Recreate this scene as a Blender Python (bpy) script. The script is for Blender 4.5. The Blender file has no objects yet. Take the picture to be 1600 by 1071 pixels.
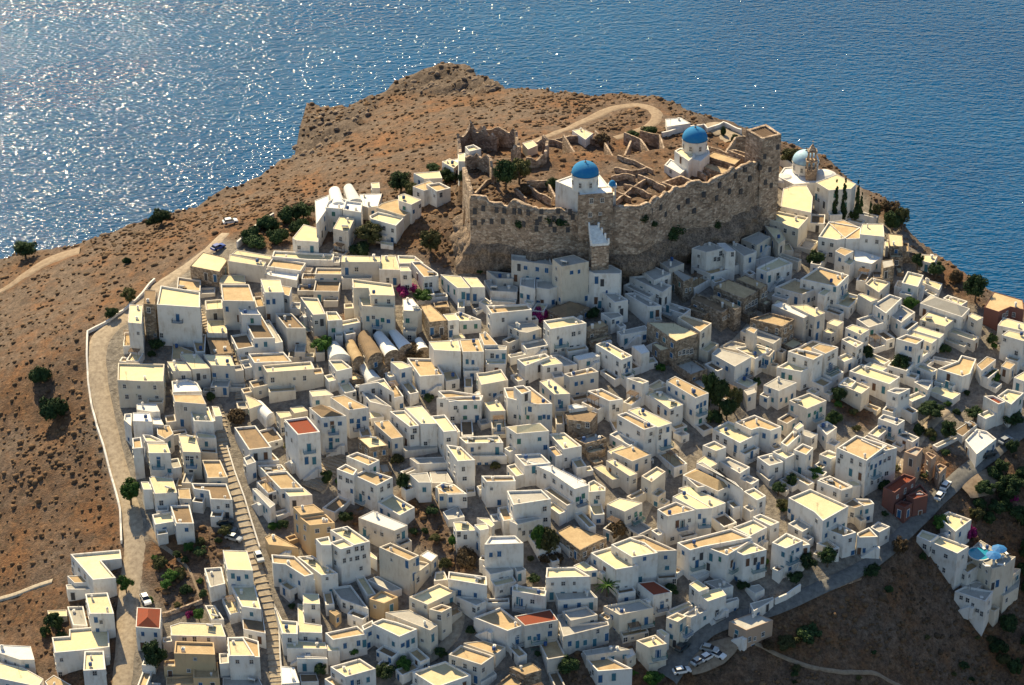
import bpy, math, random
import numpy as np
from mathutils import Vector, Matrix, noise
scene = bpy.context.scene
COL = scene.collection
R = math.radians

# ---------------------------------------------------------------- camera
CAM_H, PITCH, FOC = 400.0, 30.0, 85.0
cam_d = bpy.data.cameras.new('camera'); cam = bpy.data.objects.new('camera', cam_d); COL.objects.link(cam)
cam.location = (0, 0, CAM_H); cam.rotation_euler = (R(90 - PITCH), 0, 0)
cam_d.lens = FOC; cam_d.sensor_width = 36; cam_d.clip_start = 1; cam_d.clip_end = 20000
scene.camera = cam

# ---------------------------------------------------------------- sky, sun, exposure
SUN_AZ, SUN_EL = -23.0, 40.0          # azimuth from +y towards +x, elevation
world = bpy.data.worlds.new('World'); scene.world = world; world.use_nodes = True
wn = world.node_tree; wn.nodes.clear()
sky = wn.nodes.new('ShaderNodeTexSky'); sky.sky_type = 'NISHITA'; sky.sun_disc = False
sky.sun_elevation = R(SUN_EL); sky.sun_rotation = R(SUN_AZ); sky.air_density = 1.3; sky.dust_density = 0.6; sky.ozone_density = 2.5
bg = wn.nodes.new('ShaderNodeBackground'); bg.inputs[1].default_value = 0.074
wo = wn.nodes.new('ShaderNodeOutputWorld')
wn.links.new(sky.outputs[0], bg.inputs[0]); wn.links.new(bg.outputs[0], wo.inputs[0])
sl = bpy.data.lights.new('sun', 'SUN'); sl.energy = 4.8; sl.angle = R(0.5); sl.color = (1.0, 0.81, 0.50)
sun = bpy.data.objects.new('sun', sl); COL.objects.link(sun)
sd = Vector((math.sin(R(SUN_AZ)) * math.cos(R(SUN_EL)), math.cos(R(SUN_AZ)) * math.cos(R(SUN_EL)), math.sin(R(SUN_EL))))
sun.rotation_euler = sd.to_track_quat('Z', 'Y').to_euler(); sun.location = sd * 900
scene.view_settings.view_transform = 'Standard'; scene.view_settings.look = 'None'
scene.view_settings.exposure = 0.84; scene.view_settings.gamma = 1
scene.render.engine = 'CYCLES'
scene.cycles.max_bounces = 5; scene.cycles.diffuse_bounces = 3; scene.cycles.glossy_bounces = 2

# ---------------------------------------------------------------- projection helpers (photo pixels 1600 x 1071 -> world points)
FP = 1600 * FOC / 36.0
CT, ST = math.cos(R(PITCH)), math.sin(R(PITCH))
def ray(px, py):
    u = (px - 800) / FP; v = (535.5 - py) / FP
    return u, CT + v * ST, -ST + v * CT
def P(px, py, z):
    dx, dy, dz = ray(px, py); t = (z - CAM_H) / dz
    return Vector((dx * t, dy * t, z))
def proj(p):
    x, y, z = p[0], p[1], p[2] - CAM_H
    d = y * CT - z * ST; up = y * ST + z * CT
    return 800 + FP * x / d, 535.5 - FP * up / d
def zat(y, py):
    k = (535.5 - py) / FP
    return CAM_H + y * (k * CT - ST) / (CT + k * ST)

# ---------------------------------------------------------------- terrain: thin-plate spline through surveyed points
CP = """0,400,60 0,480,68 0,600,72 0,750,62 0,900,52 0,1071,42 120,380,68 240,345,74 150,450,80 250,430,88
360,360,95 400,345,96 480,300,92 460,245,80 560,170,78 640,135,80 690,105,86 740,120,86 820,140,94 900,150,100 1010,150,103
1100,180,103 1170,205,102 640,200,94 560,250,93 760,200,101 850,180,102 680,255,104 600,300,100 640,330,102 560,330,98 600,380,99 480,400,97
690,330,106 705,428,99 640,400,99 835,222,108 960,185,106 1060,190,105
150,520,86 137,600,80 155,680,75 188,780,69 190,850,65 200,930,60 190,1071,51 100,1071,49 100,950,54 90,800,62 80,650,71
300,400,92 260,450,90 340,480,91 350,640,79 372,860,65 430,1071,52 300,850,66 280,950,60 300,1071,52 250,700,74
500,500,91 500,600,84 500,750,74 600,650,80 620,850,68 600,1071,51 540,950,60
750,480,94 750,600,86 750,750,76 750,900,66 800,1071,51
900,480,94 850,410,99 900,600,85 950,700,78 900,850,69 950,950,62 1000,1071,47
985,415,98 1100,388,98 1180,350,98 1215,315,98 1250,265,98 1100,480,92 1100,600,84 1100,700,77 1100,820,69 1100,900,64 1060,1020,52
1300,340,95 1400,350,93 1440,400,91 1510,440,88 1560,460,86 1600,475,84 1300,430,91 1300,500,87 1280,600,80 1280,700,74 1280,800,68
1200,950,58 1150,965,57 1290,915,61 1390,862,62 1450,790,66 1520,735,69 1600,660,72 1420,550,82 1500,600,77 1600,560,80 1400,680,74 1450,720,71
1220,1010,53.5 1220,1071,48 1300,980,55 1300,1071,46 1400,950,54 1400,1071,43.5 1500,862,57 1500,960,48 1500,1071,38 1600,820,57 1600,960,45 1600,1071,35 1150,1071,48 1070,1060,49
-150,600,50 -150,1000,28 -150,400,44 1800,600,70 1800,900,42 600,1300,38 1000,1300,36 200,1300,38 1400,1300,25 -100,1300,30 1800,1300,16"""
cps = [[float(v) for v in l.split(',')] for l in CP.split()]
cps = [c for c in cps if not ((c[0] > 1180 and 940 < c[1] < 1200) or (c[0] == 1500 and c[1] == 862) or (c[0] == 1600 and c[1] == 820))]
ZF = lambda c: c if c > 100 else 100 - (100 - c) * .78
W3 = [P(a, b, ZF(c)) for a, b, c in cps]
# the steep waste slope below the lower road
for a, b, c, sl, pys in ((1160, 985, 56, .72, (1030, 1071)), (1230, 945, 59, .76, (1000, 1071)), (1300, 925, 60.5, .80, (980, 1030, 1071)), (1400, 880, 61, .84, (930, 990, 1071)), (1500, 800, 64, .84, (862, 930, 1000, 1071)), (1600, 740, 67, .8, (820, 900, 985, 1071))):
    r_ = P(a, b, ZF(c)); W3.append(r_)
    for py in pys:
        k = (535.5 - py) / FP; t_ = -(k * CT - ST) / (CT + k * ST)     # z = CAM_H - t_ * y
        y_ = (CAM_H - r_.z + sl * r_.y) / (t_ + sl); z_ = CAM_H - t_ * y_; W3.append(P(a, py, z_))
W3 = np.array(W3)
def tps_fit(xy, z, lam):
    n = len(xy); d = np.linalg.norm(xy[:, None] - xy[None], axis=2)
    K = np.where(d > 0, d * d * np.log(d + 1e-9), 0) + lam * np.eye(n)
    Q = np.hstack([np.ones((n, 1)), xy])
    A = np.zeros((n + 3, n + 3)); A[:n, :n] = K; A[:n, n:] = Q; A[n:, :n] = Q.T
    return np.linalg.solve(A, np.concatenate([z, np.zeros(3)]))
S0 = 100.0
txy = W3[:, :2] / S0
tc = tps_fit(txy, W3[:, 2], 0.02)
def tps(x, y):
    q = np.stack([x, y], -1) / S0; out = tc[-3] + tc[-2] * q[..., 0] + tc[-1] * q[..., 1]
    for i in range(len(txy)):
        d2 = (q[..., 0] - txy[i, 0]) ** 2 + (q[..., 1] - txy[i, 1]) ** 2
        out = out + tc[i] * 0.5 * d2 * np.log(d2 + 1e-12)
    return out
# crest line: beyond it the land falls to the sea
SIL = """-250,470,40 -100,430,50 0,403,60 60,395,64 120,378,68 180,362,71 240,345,74 290,330,77 330,305,79 380,285,80 420,262,80 455,245,80 466,225,68 480,196,62 520,183,70 560,165,76 600,145,79
622,128,80 630,112,83 650,103,86 690,98,86 735,108,86 745,122,86 790,135,92 820,131,94 870,145,98 935,152,101 1000,148,103 1040,160,103 1090,182,103 1140,197,102 1175,215,100 1225,232,98 1290,250,97 1340,290,95
1385,318,93 1420,365,92 1450,383,91 1500,425,88 1550,455,86 1600,470,84 1700,490,80 1900,530,70"""
sil = np.array([[float(v) for v in l.split(',')] for l in SIL.split()])
SW = np.array([P(a, b, ZF(c)) for a, b, c in sil])
s_az = np.arctan2(SW[:, 0], SW[:, 1]); s_rg = np.hypot(SW[:, 0], SW[:, 1])
def fbm(x, y, f, seed=0, octv=4):
    out = np.zeros_like(x); a = 1.0; rs = np.random.RandomState(seed)
    for o in range(octv):
        for k in range(3):
            th = rs.rand() * 6.28; ph = rs.rand(2) * 6.28
            out += a * np.sin((x * np.cos(th) + y * np.sin(th)) * f + ph[0] + 1.7 * np.sin((x * np.sin(th) - y * np.cos(th)) * f * 0.7 + ph[1])) / 3
        a *= 0.55; f *= 2.1
    return out
GX0, GX1, GY0, GY1, GS = -330.0, 380.0, 300.0, 900.0, 1.5
gx = np.arange(GX0, GX1 + .1, GS); gy = np.arange(GY0, GY1 + .1, GS)
XX, YY = np.meshgrid(gx, gy)
ZZ = tps(XX, YY)
az = np.arctan2(XX, YY); rg = np.hypot(XX, YY)
dsea = rg - np.interp(az, s_az, s_rg)
ZZ = np.maximum(ZZ, 2)
beyond = np.clip(dsea, 0, None)
edge_h = np.interp(az, s_az, SW[:, 2])
zb = np.minimum(ZZ, edge_h + 1) - 0.9 * beyond - 0.012 * beyond ** 1.5 * 3
ZZ = np.where(dsea > 0, zb, ZZ)
ZZ = np.maximum(ZZ, -8)
def pip(x, y, poly):
    inside = np.zeros(np.shape(x), bool); n = len(poly)
    for i in range(n):
        x1, y1 = poly[i][0], poly[i][1]; x2, y2 = poly[(i + 1) % n][0], poly[(i + 1) % n][1]
        c = ((y1 > y) != (y2 > y)) & (x < (x2 - x1) * (y - y1) / (y2 - y1 + 1e-12) + x1)
        inside ^= c
    return inside
# castle: rim of the rock, front top edge then back edge
PLZ = 115.5
CAS_TOP = [(722,262,120.5),(735,306,120.5),(803,313,120.5),(829,325,120),(904,322,120.5),(956,322,120.5),(998,322,120.5),(1022,311,120.5),(1055,293,120.5),(1090,284,121),(1112,283,121),(1142,269,121.5),(1151,256,122.5),(1177,243,123.5),(1206,262,115)]
cas_top = [P(*q) for q in CAS_TOP]
CAS_BACK = [P(1200,228,PLZ),P(1165,215,PLZ-3),P(1100,200,110),P(1030,215,112),P(960,225,113),P(905,222,112),P(850,232,112),P(800,232,112),P(740,232,112),P(718,240,112)]
cas_poly = cas_top + CAS_BACK
front_in = [Vector((p.x, p.y + 1.5, 0)) for p in cas_top]
inc = pip(XX, YY, front_in + CAS_BACK)
# smooth plateau
bd = np.full(XX.shape, 1e9)
bp_ = CAS_BACK
for a, b in zip(bp_[:-1], bp_[1:]):
    ax, ay, bx, by = a.x, a.y, b.x, b.y
    t = np.clip(((XX - ax) * (bx - ax) + (YY - ay) * (by - ay)) / ((bx - ax) ** 2 + (by - ay) ** 2), 0, 1)
    bd = np.minimum(bd, np.hypot(XX - ax - t * (bx - ax), YY - ay - t * (by - ay)))
wpl = np.clip(bd / 14.0, 0, 1); wpl = wpl * wpl * (3 - 2 * wpl)
ZZ = np.where(inc, ZZ * (1 - wpl) + (PLZ + 0.5 * fbm(XX, YY, 0.12, 5)) * wpl, ZZ)
# town area (paved ground) from photo outline
TOWN_PX = [(150,520),(190,490),(250,445),(300,405),(345,372),(420,392),(470,385),(560,375),(640,402),(700,425),(800,400),(985,410),(1100,385),(1200,330),(1225,250),(1330,280),(1380,345),(1430,380),(1440,430),(1500,470),(1600,500),(1700,560),(1700,640),(1600,660),(1500,745),(1430,820),(1390,862),(1290,915),(1200,955),(1110,985),(1060,1030),(1020,1071),(900,1071),(900,1150),(180,1150),(188,1000),(200,900),(190,800),(160,700),(140,600)]
CZ = lambda px, py: 80
FIELD_PX = [[(215,850),(260,835),(330,820),(365,850),(340,890),(325,945),(262,960),(235,940),(215,905)], [(0,700),(60,850),(80,900),(100,960),(75,1000),(80,1060),(0,1060)],
            [(620,770),(660,775),(700,800),(705,850),(690,870),(640,850),(630,810)], [(690,850),(745,858),(748,895),(690,905)], [(1425,700),(1475,695),(1530,720),(1500,745),(1450,765),(1425,740)],
            [(1310,600),(1365,640),(1370,670),(1320,660),(1300,630)], [(530,795),(570,800),(590,830),(550,825)], [(530,480),(555,490),(560,505),(535,505)],[(855,1020),(1000,1020),(1060,1071),(880,1100)]]
def hgrid(x, y):
    fx = min(max((x - GX0) / GS, 0), len(gx) - 1.001); fy = min(max((y - GY0) / GS, 0), len(gy) - 1.001)
    i, j = int(fx), int(fy); a, b = fx - i, fy - j
    return (ZZ[j, i] * (1 - a) + ZZ[j, i + 1] * a) * (1 - b) + (ZZ[j + 1, i] * (1 - a) + ZZ[j + 1, i + 1] * a) * b
def G(px, py):
    dx, dy, dz = ray(px, py); t = 380.0
    while t < 1500:
        if CAM_H + dz * t < hgrid(dx * t, dy * t): break
        t += 1.5
    lo, hi = t - 1.5, t
    for _ in range(10):
        m = (lo + hi) / 2
        if CAM_H + dz * m < hgrid(dx * m, dy * m): hi = m
        else: lo = m
    return Vector((dx * hi, dy * hi, CAM_H + dz * hi))
# pixel position of each terrain vertex (used once, to lay out the surveyed ground cover)
dd = YY * CT - (ZZ - CAM_H) * ST
PXg = 800 + FP * XX / dd; PYg = 535.5 - FP * (YY * ST + (ZZ - CAM_H) * CT) / dd
town = pip(PXg, PYg, TOWN_PX) & (dsea < -2)
for f in FIELD_PX: town &= ~pip(PXg, PYg, f)
inland = np.clip(-dsea / 30, 0, 1)
rockm = np.clip(.9 - np.abs(dsea + 3) / 8, 0, 1) * np.clip((fbm(XX, YY, .05, 9) + .6), 0, 1)
rockm = np.maximum(rockm, np.clip((dsea + 3) / 5, 0, 1))
headl = pip(PXg, PYg, [(600,90),(760,90),(800,135),(740,150),(620,150),(600,135)]) | pip(PXg, PYg, [(450,260),(455,185),(560,160),(600,150),(560,200),(500,235)])
rockm = np.maximum(rockm, np.where(headl, 1.0, 0))
wild = (~town).astype(float)
ZR = ZZ + wild * (0.35 * fbm(XX, YY, .35, 3) + 0.5 * fbm(XX, YY, .09, 4) * inland) + rockm * (1.6 - np.abs(fbm(XX, YY, .10, 7)) * 3.0 + 0.5 * fbm(XX, YY, 1.1, 8, 3))
ZR = np.where(inc, ZZ + .25 * fbm(XX, YY, .5, 12), ZR)
ZZ = ZR
def smooth(a, n=1):
    for _ in range(n):
        b = a.copy(); b[1:-1, 1:-1] = (a[1:-1, 1:-1] * 2 + a[:-2, 1:-1] + a[2:, 1:-1] + a[1:-1, :-2] + a[1:-1, 2:]) / 6; a = b
    return a

# ---------------------------------------------------------------- materials
MATS = {}
def newmat(name):
    m = bpy.data.materials.new(name); m.use_nodes = True; MATS[name] = m
    nt = m.node_tree; b = nt.nodes['Principled BSDF']; b.inputs['Roughness'].default_value = .9
    if 'Specular IOR Level' in b.inputs: b.inputs['Specular IOR Level'].default_value = .25
    return m, nt, b
def N(nt, t, **k):
    n = nt.nodes.new(t)
    for a, v in k.items():
        if a.startswith('i_'): n.inputs[a[2:].replace('_', ' ')].default_value = v
        else: setattr(n, a, v)
    return n
def ramp(nt, src, stops):
    r = nt.nodes.new('ShaderNodeValToRGB'); nt.links.new(src, r.inputs[0])
    el = r.color_ramp.elements
    while len(el) < len(stops): el.new(.5)
    for e, (p, c) in zip(el, stops):
        e.position = p; e.color = (c[0], c[1], c[2], 1) if not isinstance(c, (int, float)) else (c, c, c, 1)
    return r.outputs[0]
def mix(nt, fac, a, b, mode='MIX'):
    n = nt.nodes.new('ShaderNodeMix'); n.data_type = 'RGBA'; n.blend_type = mode
    if isinstance(fac, (int, float)): n.inputs[0].default_value = fac
    else: nt.links.new(fac, n.inputs[0])
    for s, v in ((6, a), (7, b)):
        if isinstance(v, (tuple, list)): n.inputs[s].default_value = (v[0], v[1], v[2], 1)
        else: nt.links.new(v, n.inputs[s])
    return n.outputs[2]
def coords(nt, sc=(1, 1, 1)):
    g = nt.nodes.new('ShaderNodeNewGeometry'); mp = nt.nodes.new('ShaderNodeMapping'); mp.inputs['Scale'].default_value = sc
    nt.links.new(g.outputs['Position'], mp.inputs[0]); return mp.outputs[0]
def noise_t(nt, vec, scale, detail=3, rough=.6, out=0):
    n = nt.nodes.new('ShaderNodeTexNoise'); n.inputs['Scale'].default_value = scale; n.inputs['Detail'].default_value = detail
    n.inputs['Roughness'].default_value = rough; nt.links.new(vec, n.inputs['Vector']); return n.outputs[out]
def vor(nt, vec, scale, out='Distance', feature='F1'):
    n = nt.nodes.new('ShaderNodeTexVoronoi'); n.feature = feature; n.inputs['Scale'].default_value = scale; nt.links.new(vec, n.inputs['Vector']); return n.outputs[out]
def bump(nt, b, h, strength, dist):
    n = nt.nodes.new('ShaderNodeBump'); n.inputs['Strength'].default_value = strength; n.inputs['Distance'].default_value = dist
    nt.links.new(h, n.inputs['Height']); nt.links.new(n.outputs[0], b.inputs['Normal'])
def plaster(name, col, stain, amt=.5, rand=.12, bumps=.25):
    m, nt, b = newmat(name); c = coords(nt); cs = coords(nt, (1, 1, .25))
    n1 = noise_t(nt, cs, 1.1, 5, .7); f = ramp(nt, n1, [(.42, 0.), (.72, 1.)])
    n2 = noise_t(nt, c, .35, 3); f2 = ramp(nt, n2, [(.4, 0.), (.65, 1.)])
    mul = N(nt, 'ShaderNodeMath', operation='MULTIPLY'); nt.links.new(f, mul.inputs[0]); nt.links.new(f2, mul.inputs[1])
    sc = N(nt, 'ShaderNodeMath', operation='MULTIPLY'); nt.links.new(mul.outputs[0], sc.inputs[0]); sc.inputs[1].default_value = amt
    col1 = mix(nt, sc.outputs[0], col, stain)
    oi = nt.nodes.new('ShaderNodeObjectInfo')
    mr = N(nt, 'ShaderNodeMapRange'); nt.links.new(oi.outputs['Random'], mr.inputs[0]); mr.inputs[3].default_value = 1 - rand; mr.inputs[4].default_value = 1.0
    hsv = nt.nodes.new('ShaderNodeHueSaturation'); nt.links.new(mr.outputs[0], hsv.inputs['Value']); nt.links.new(col1, hsv.inputs['Color'])
    nt.links.new(hsv.outputs[0], b.inputs['Base Color']); bump(nt, b, noise_t(nt, c, 4, 4), bumps, .08); return m
def roofmat(name, col, col2, amt=.7):
    m, nt, b = newmat(name); c = coords(nt)
    f = ramp(nt, noise_t(nt, c, .45, 6, .68), [(.38, 0.), (.68, 1.)])
    g = ramp(nt, noise_t(nt, c, 2.6, 5, .7), [(.35, 0.), (.75, 1.)])
    a = mix(nt, f, col, tuple(col[i] * (1 - amt) + col2[i] * amt for i in range(3)))
    a2 = mix(nt, g, a, tuple(x * .72 for x in col2)); 
    a3 = mix(nt, .45, a, a2)
    oi = nt.nodes.new('ShaderNodeObjectInfo'); mr = N(nt, 'ShaderNodeMapRange'); nt.links.new(oi.outputs['Random'], mr.inputs[0]); mr.inputs[3].default_value = .8; mr.inputs[4].default_value = 1.06
    hsv = nt.nodes.new('ShaderNodeHueSaturation'); nt.links.new(mr.outputs[0], hsv.inputs['Value']); nt.links.new(a3, hsv.inputs['Color'])
    nt.links.new(hsv.outputs[0], b.inputs['Base Color']); bump(nt, b, noise_t(nt, c, 5, 3), .3, .06); return m
def stonemat(name, base, dark, light, scale=1.6, bs=.8):
    m, nt, b = newmat(name); c = coords(nt, (1, 1, 1.5))
    d = vor(nt, c, scale, feature='DISTANCE_TO_EDGE'); col = vor(nt, c, scale, 'Color')
    sep = nt.nodes.new('ShaderNodeSeparateColor'); nt.links.new(col, sep.inputs[0])
    cc = ramp(nt, sep.outputs[0], [(0, dark), (.5, base), (1, light)])
    mort = ramp(nt, d, [(0.0, 0.), (.09, 1.)])
    c2 = mix(nt, mort, tuple(x * .75 for x in base), cc)
    big = ramp(nt, noise_t(nt, coords(nt), .30, 8, .75), [(.33, .5), (.5, 1.), (.68, 1.35)])
    c3 = mix(nt, 1.0, c2, big, 'MULTIPLY')
    nt.links.new(c3, b.inputs['Base Color']); bump(nt, b, d, bs, .35); return m
def flat(name, col, rough=.7, spec=.3, metal=0, var=0.0):
    m, nt, b = newmat(name); b.inputs['Roughness'].default_value = rough; b.inputs['Specular IOR Level'].default_value = spec; b.inputs['Metallic'].default_value = metal
    c = coords(nt); f = noise_t(nt, c, 1.3, 4)
    k = mix(nt, ramp(nt, f, [(.3, 0.), (.7, 1.)]), tuple(x * (.82 - var) for x in col), tuple(min(1, x * 1.12) for x in col))
    nt.links.new(k, b.inputs['Base Color']); return m
plaster('wall_w', (.77, .745, .70), (.44, .36, .27), .85)
plaster('wall_c', (.70, .63, .52), (.42, .33, .23), .8); plaster('wall_g', (.62, .58, .52), (.36, .31, .25), .9)
plaster('wall_o', (.60, .44, .26), (.40, .28, .16), .6)
plaster('wall_m', (.19, .085, .07), (.13, .08, .065), .7)
plaster('wall_k', (.47, .34, .25), (.34, .24, .17), .6)
stonemat('wall_s', (.30, .235, .17), (.15, .115, .085), (.45, .37, .29), 1.5)
stonemat('castle_masonry', (.37, .275, .20), (.20, .145, .105), (.56, .45, .345), 1.3, .8)
ROOF = {'c': roofmat('roof_c', (.82, .72, .46), (.62, .48, .27), .4), 't': roofmat('roof_t', (.60, .45, .26), (.38, .26, .14), .7), 'b': roofmat('roof_b', (.31, .215, .125), (.17, .125, .085), .7),
        'g': roofmat('roof_g', (.50, .48, .43), (.36, .33, .28), .6), 'w': roofmat('roof_w', (.86, .86, .84), (.7, .68, .62), .3), 's': roofmat('roof_s', (.3, .2, .11), (.2, .15, .09), .7)}
def tilemat():
    m, nt, b = newmat('roof_r'); c = coords(nt); w = N(nt, 'ShaderNodeTexWave', i_Scale=1.6, i_Distortion=.6); nt.links.new(c, w.inputs[0])
    k = mix(nt, w.outputs[1], (.16, .035, .02), (.42, .10, .045)); k2 = mix(nt, ramp(nt, noise_t(nt, c, 2.0, 4), [(.4, 0.), (.7, .6)]), k, (.20, .08, .05))
    nt.links.new(k2, b.inputs['Base Color']); bump(nt, b, w.outputs[1], .6, .1); return m
ROOF['r'] = tilemat()
flat('frame', (.62, .60, .56)); flat('pane', (.035, .045, .06), .25, .5); flat('blue', (.03, .11, .24)); flat('teal', (.05, .17, .23)); flat('green', (.04, .16, .13)); flat('brown', (.13, .07, .045)); flat('darkgrey', (.06, .06, .065))
plaster('dome_blue', (.02, .19, .42), (.07, .25, .42), .9, .05); flat('dome_pale', (.33, .52, .66), .6); flat('metal', (.5, .5, .5), .4, .5, .8); flat('pool', (.02, .26, .38), .1, .5); flat('parasol', (.03, .17, .42)); flat('wood', (.20, .13, .08)); flat('tank', (.03, .08, .22)); flat('terracotta', (.30, .09, .05))
flat('car_white', (.80, .80, .80), .3, .6); flat('car_silver', (.42, .45, .47), .3, .6, .3); flat('car_dark', (.03, .05, .06), .3, .6); flat('car_blue', (.02, .06, .30), .3, .6); flat('glass', (.015, .02, .03), .1, .6); flat('tyre', (.02, .02, .02), .8)
flat('white_paint', (.8, .8, .78)); flat('pool_tile', (.6, .6, .56)); flat('flower_pink', (.45, .03, .16))
def leafmat(name, a, b_, c_):
    m, nt, b = newmat(name); oi = nt.nodes.new('ShaderNodeObjectInfo'); c = coords(nt)
    f = noise_t(nt, c, 1.1, 3); k = ramp(nt, f, [(.3, a), (.5, b_), (.75, c_)])
    mr = N(nt, 'ShaderNodeMapRange'); nt.links.new(oi.outputs['Random'], mr.inputs[0]); mr.inputs[3].default_value = .7; mr.inputs[4].default_value = 1.2
    hsv = nt.nodes.new('ShaderNodeHueSaturation'); nt.links.new(mr.outputs[0], hsv.inputs['Value']); nt.links.new(k, hsv.inputs['Color'])
    nt.links.new(hsv.outputs[0], b.inputs['Base Color'])
    return m
leafmat('leaf_dark', (.012, .028, .012), (.03, .06, .02), (.07, .10, .03)); leafmat('leaf_olive', (.035, .045, .018), (.08, .085, .03), (.15, .13, .05)); leafmat('leaf_brown', (.05, .035, .02), (.11, .075, .04), (.18, .12, .06))
leafmat('leaf_green', (.02, .06, .015), (.05, .12, .02), (.10, .17, .03)); leafmat('leaf_pink', (.10, .01, .06), (.28, .02, .14), (.40, .05, .2)); flat('bark', (.12, .09, .06))
def ground():
    m, nt, b = newmat('hillside'); c = coords(nt)
    at = N(nt, 'ShaderNodeAttribute', attribute_name='cover'); sp = nt.nodes.new('ShaderNodeSeparateColor'); nt.links.new(at.outputs['Color'], sp.inputs[0])
    n1 = noise_t(nt, c, .045, 6, .7); n2 = noise_t(nt, c, .5, 6, .75); n3 = noise_t(nt, c, 2.2, 3, .7)
    base = ramp(nt, n2, [(.30, (.062, .034, .02)), (.46, (.12, .064, .033)), (.58, (.175, .092, .043)), (.72, (.24, .14, .075))])
    grey = ramp(nt, n2, [(.30, (.06, .042, .032)), (.5, (.135, .096, .070)), (.7, (.22, .16, .12))])
    fa = ramp(nt, n1, [(.40, 0.), (.60, 1.)])
    w1 = mix(nt, fa, grey, base)
    red = ramp(nt, noise_t(nt, c, .09, 5, .7), [(.52, 0.), (.72, .45)]); w2 = mix(nt, red, w1, (.30, .135, .055))
    spk = ramp(nt, vor(nt, c, .55), [(.12, 1.), (.30, 0.)]); sg = N(nt, 'ShaderNodeMath', operation='MULTIPLY'); nt.links.new(spk, sg.inputs[0]); sg.inputs[1].default_value = .75
    w3 = mix(nt, sg.outputs[0], w2, (.065, .05, .03))
    rock = ramp(nt, noise_t(nt, c, .9, 6, .8), [(.32, (.04, .03, .025)), (.5, (.115, .085, .065)), (.7, (.23, .18, .14))])
    w4 = mix(nt, sp.outputs[1], w3, rock)
    pave = ramp(nt, noise_t(nt, c, .8, 5, .7), [(.3, (.11, .095, .08)), (.5, (.21, .185, .155)), (.72, (.34, .30, .25))])
    fine = ramp(nt, noise_t(nt, c, 1.6, 8, .85), [(.36, .45), (.52, 1.0), (.66, 1.45)]); w4 = mix(nt, 1.0, w4, fine, 'MULTIPLY')
    w5 = mix(nt, sp.outputs[0], w4, pave)
    nt.links.new(w5, b.inputs['Base Color'])
    add = N(nt, 'ShaderNodeMath', operation='ADD'); nt.links.new(n2, add.inputs[0]); nt.links.new(n3, add.inputs[1])
    bump(nt, b, add.outputs[0], .6, .6); return m
ground()
def pathmat(name, a, b2, c2, sc=.9):
    m, nt, b = newmat(name); c = coords(nt); nt.links.new(ramp(nt, noise_t(nt, c, sc, 6, .7), [(.3, a), (.5, b2), (.72, c2)]), b.inputs['Base Color']); bump(nt, b, noise_t(nt, c, 4, 3), .3, .1); return m
pathmat('concrete_path', (.22, .175, .13), (.35, .285, .21), (.47, .39, .29)); pathmat('asphalt', (.10, .10, .095), (.16, .155, .145), (.23, .22, .20)); pathmat('dirt', (.20, .14, .095), (.28, .21, .145), (.36, .28, .20))
pathmat('steps', (.26, .22, .17), (.40, .34, .26), (.52, .45, .34), 1.6)
def rockmat():
    m, nt, b = newmat('cliff'); c = coords(nt); cs = coords(nt, (1, 1, .55))
    k = ramp(nt, noise_t(nt, cs, .35, 8, .75), [(.30, (.13, .10, .08)), (.47, (.27, .205, .155)), (.6, (.38, .285, .21)), (.75, (.50, .40, .31))])
    cr = ramp(nt, noise_t(nt, coords(nt, (1, 1, .3)), 1.2, 6, .7), [(.35, .55), (.55, 1.)]); k2 = mix(nt, 1.0, k, cr, 'MULTIPLY'); k2 = mix(nt, 1.0, k2, ramp(nt, noise_t(nt, c, 2.2, 6, .8), [(.38, .5), (.5, 1.05), (.62, 1.5)]), 'MULTIPLY')
    nt.links.new(k2, b.inputs['Base Color']); bump(nt, b, noise_t(nt, cs, .8, 8, .75), 1., 1.2); return m
rockmat()
def sea():
    m, nt, b = newmat('sea'); g = nt.nodes.new('ShaderNodeNewGeometry')
    mp = N(nt, 'ShaderNodeMapping'); mp.inputs['Rotation'].default_value = (0, 0, R(28)); mp.inputs['Scale'].default_value = (.11, .34, .1); nt.links.new(g.outputs['Position'], mp.inputs[0])
    mp2 = N(nt, 'ShaderNodeMapping'); mp2.inputs['Rotation'].default_value = (0, 0, R(12)); mp2.inputs['Scale'].default_value = (.42, .9, .1); nt.links.new(g.outputs['Position'], mp2.inputs[0])
    n1 = noise_t(nt, mp.outputs[0], 1.0, 2, .5); n2 = noise_t(nt, mp2.outputs[0], 1.0, 1.3, .5)
    ad = N(nt, 'ShaderNodeMath', operation='MULTIPLY_ADD'); nt.links.new(n1, ad.inputs[0]); ad.inputs[1].default_value = 1.1; nt.links.new(n2, ad.inputs[2])
    big = noise_t(nt, coords(nt), .004, 3)
    k = ramp(nt, big, [(.35, (.002, .062, .17)), (.65, (.003, .088, .22))])
    nt.links.new(k, b.inputs['Base Color']); b.inputs['Roughness'].default_value = .075; b.inputs['Specular IOR Level'].default_value = .16; b.inputs['IOR'].default_value = 1.33
    bump(nt, b, ad.outputs[0], 1.0, .84); return m
sea()

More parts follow.
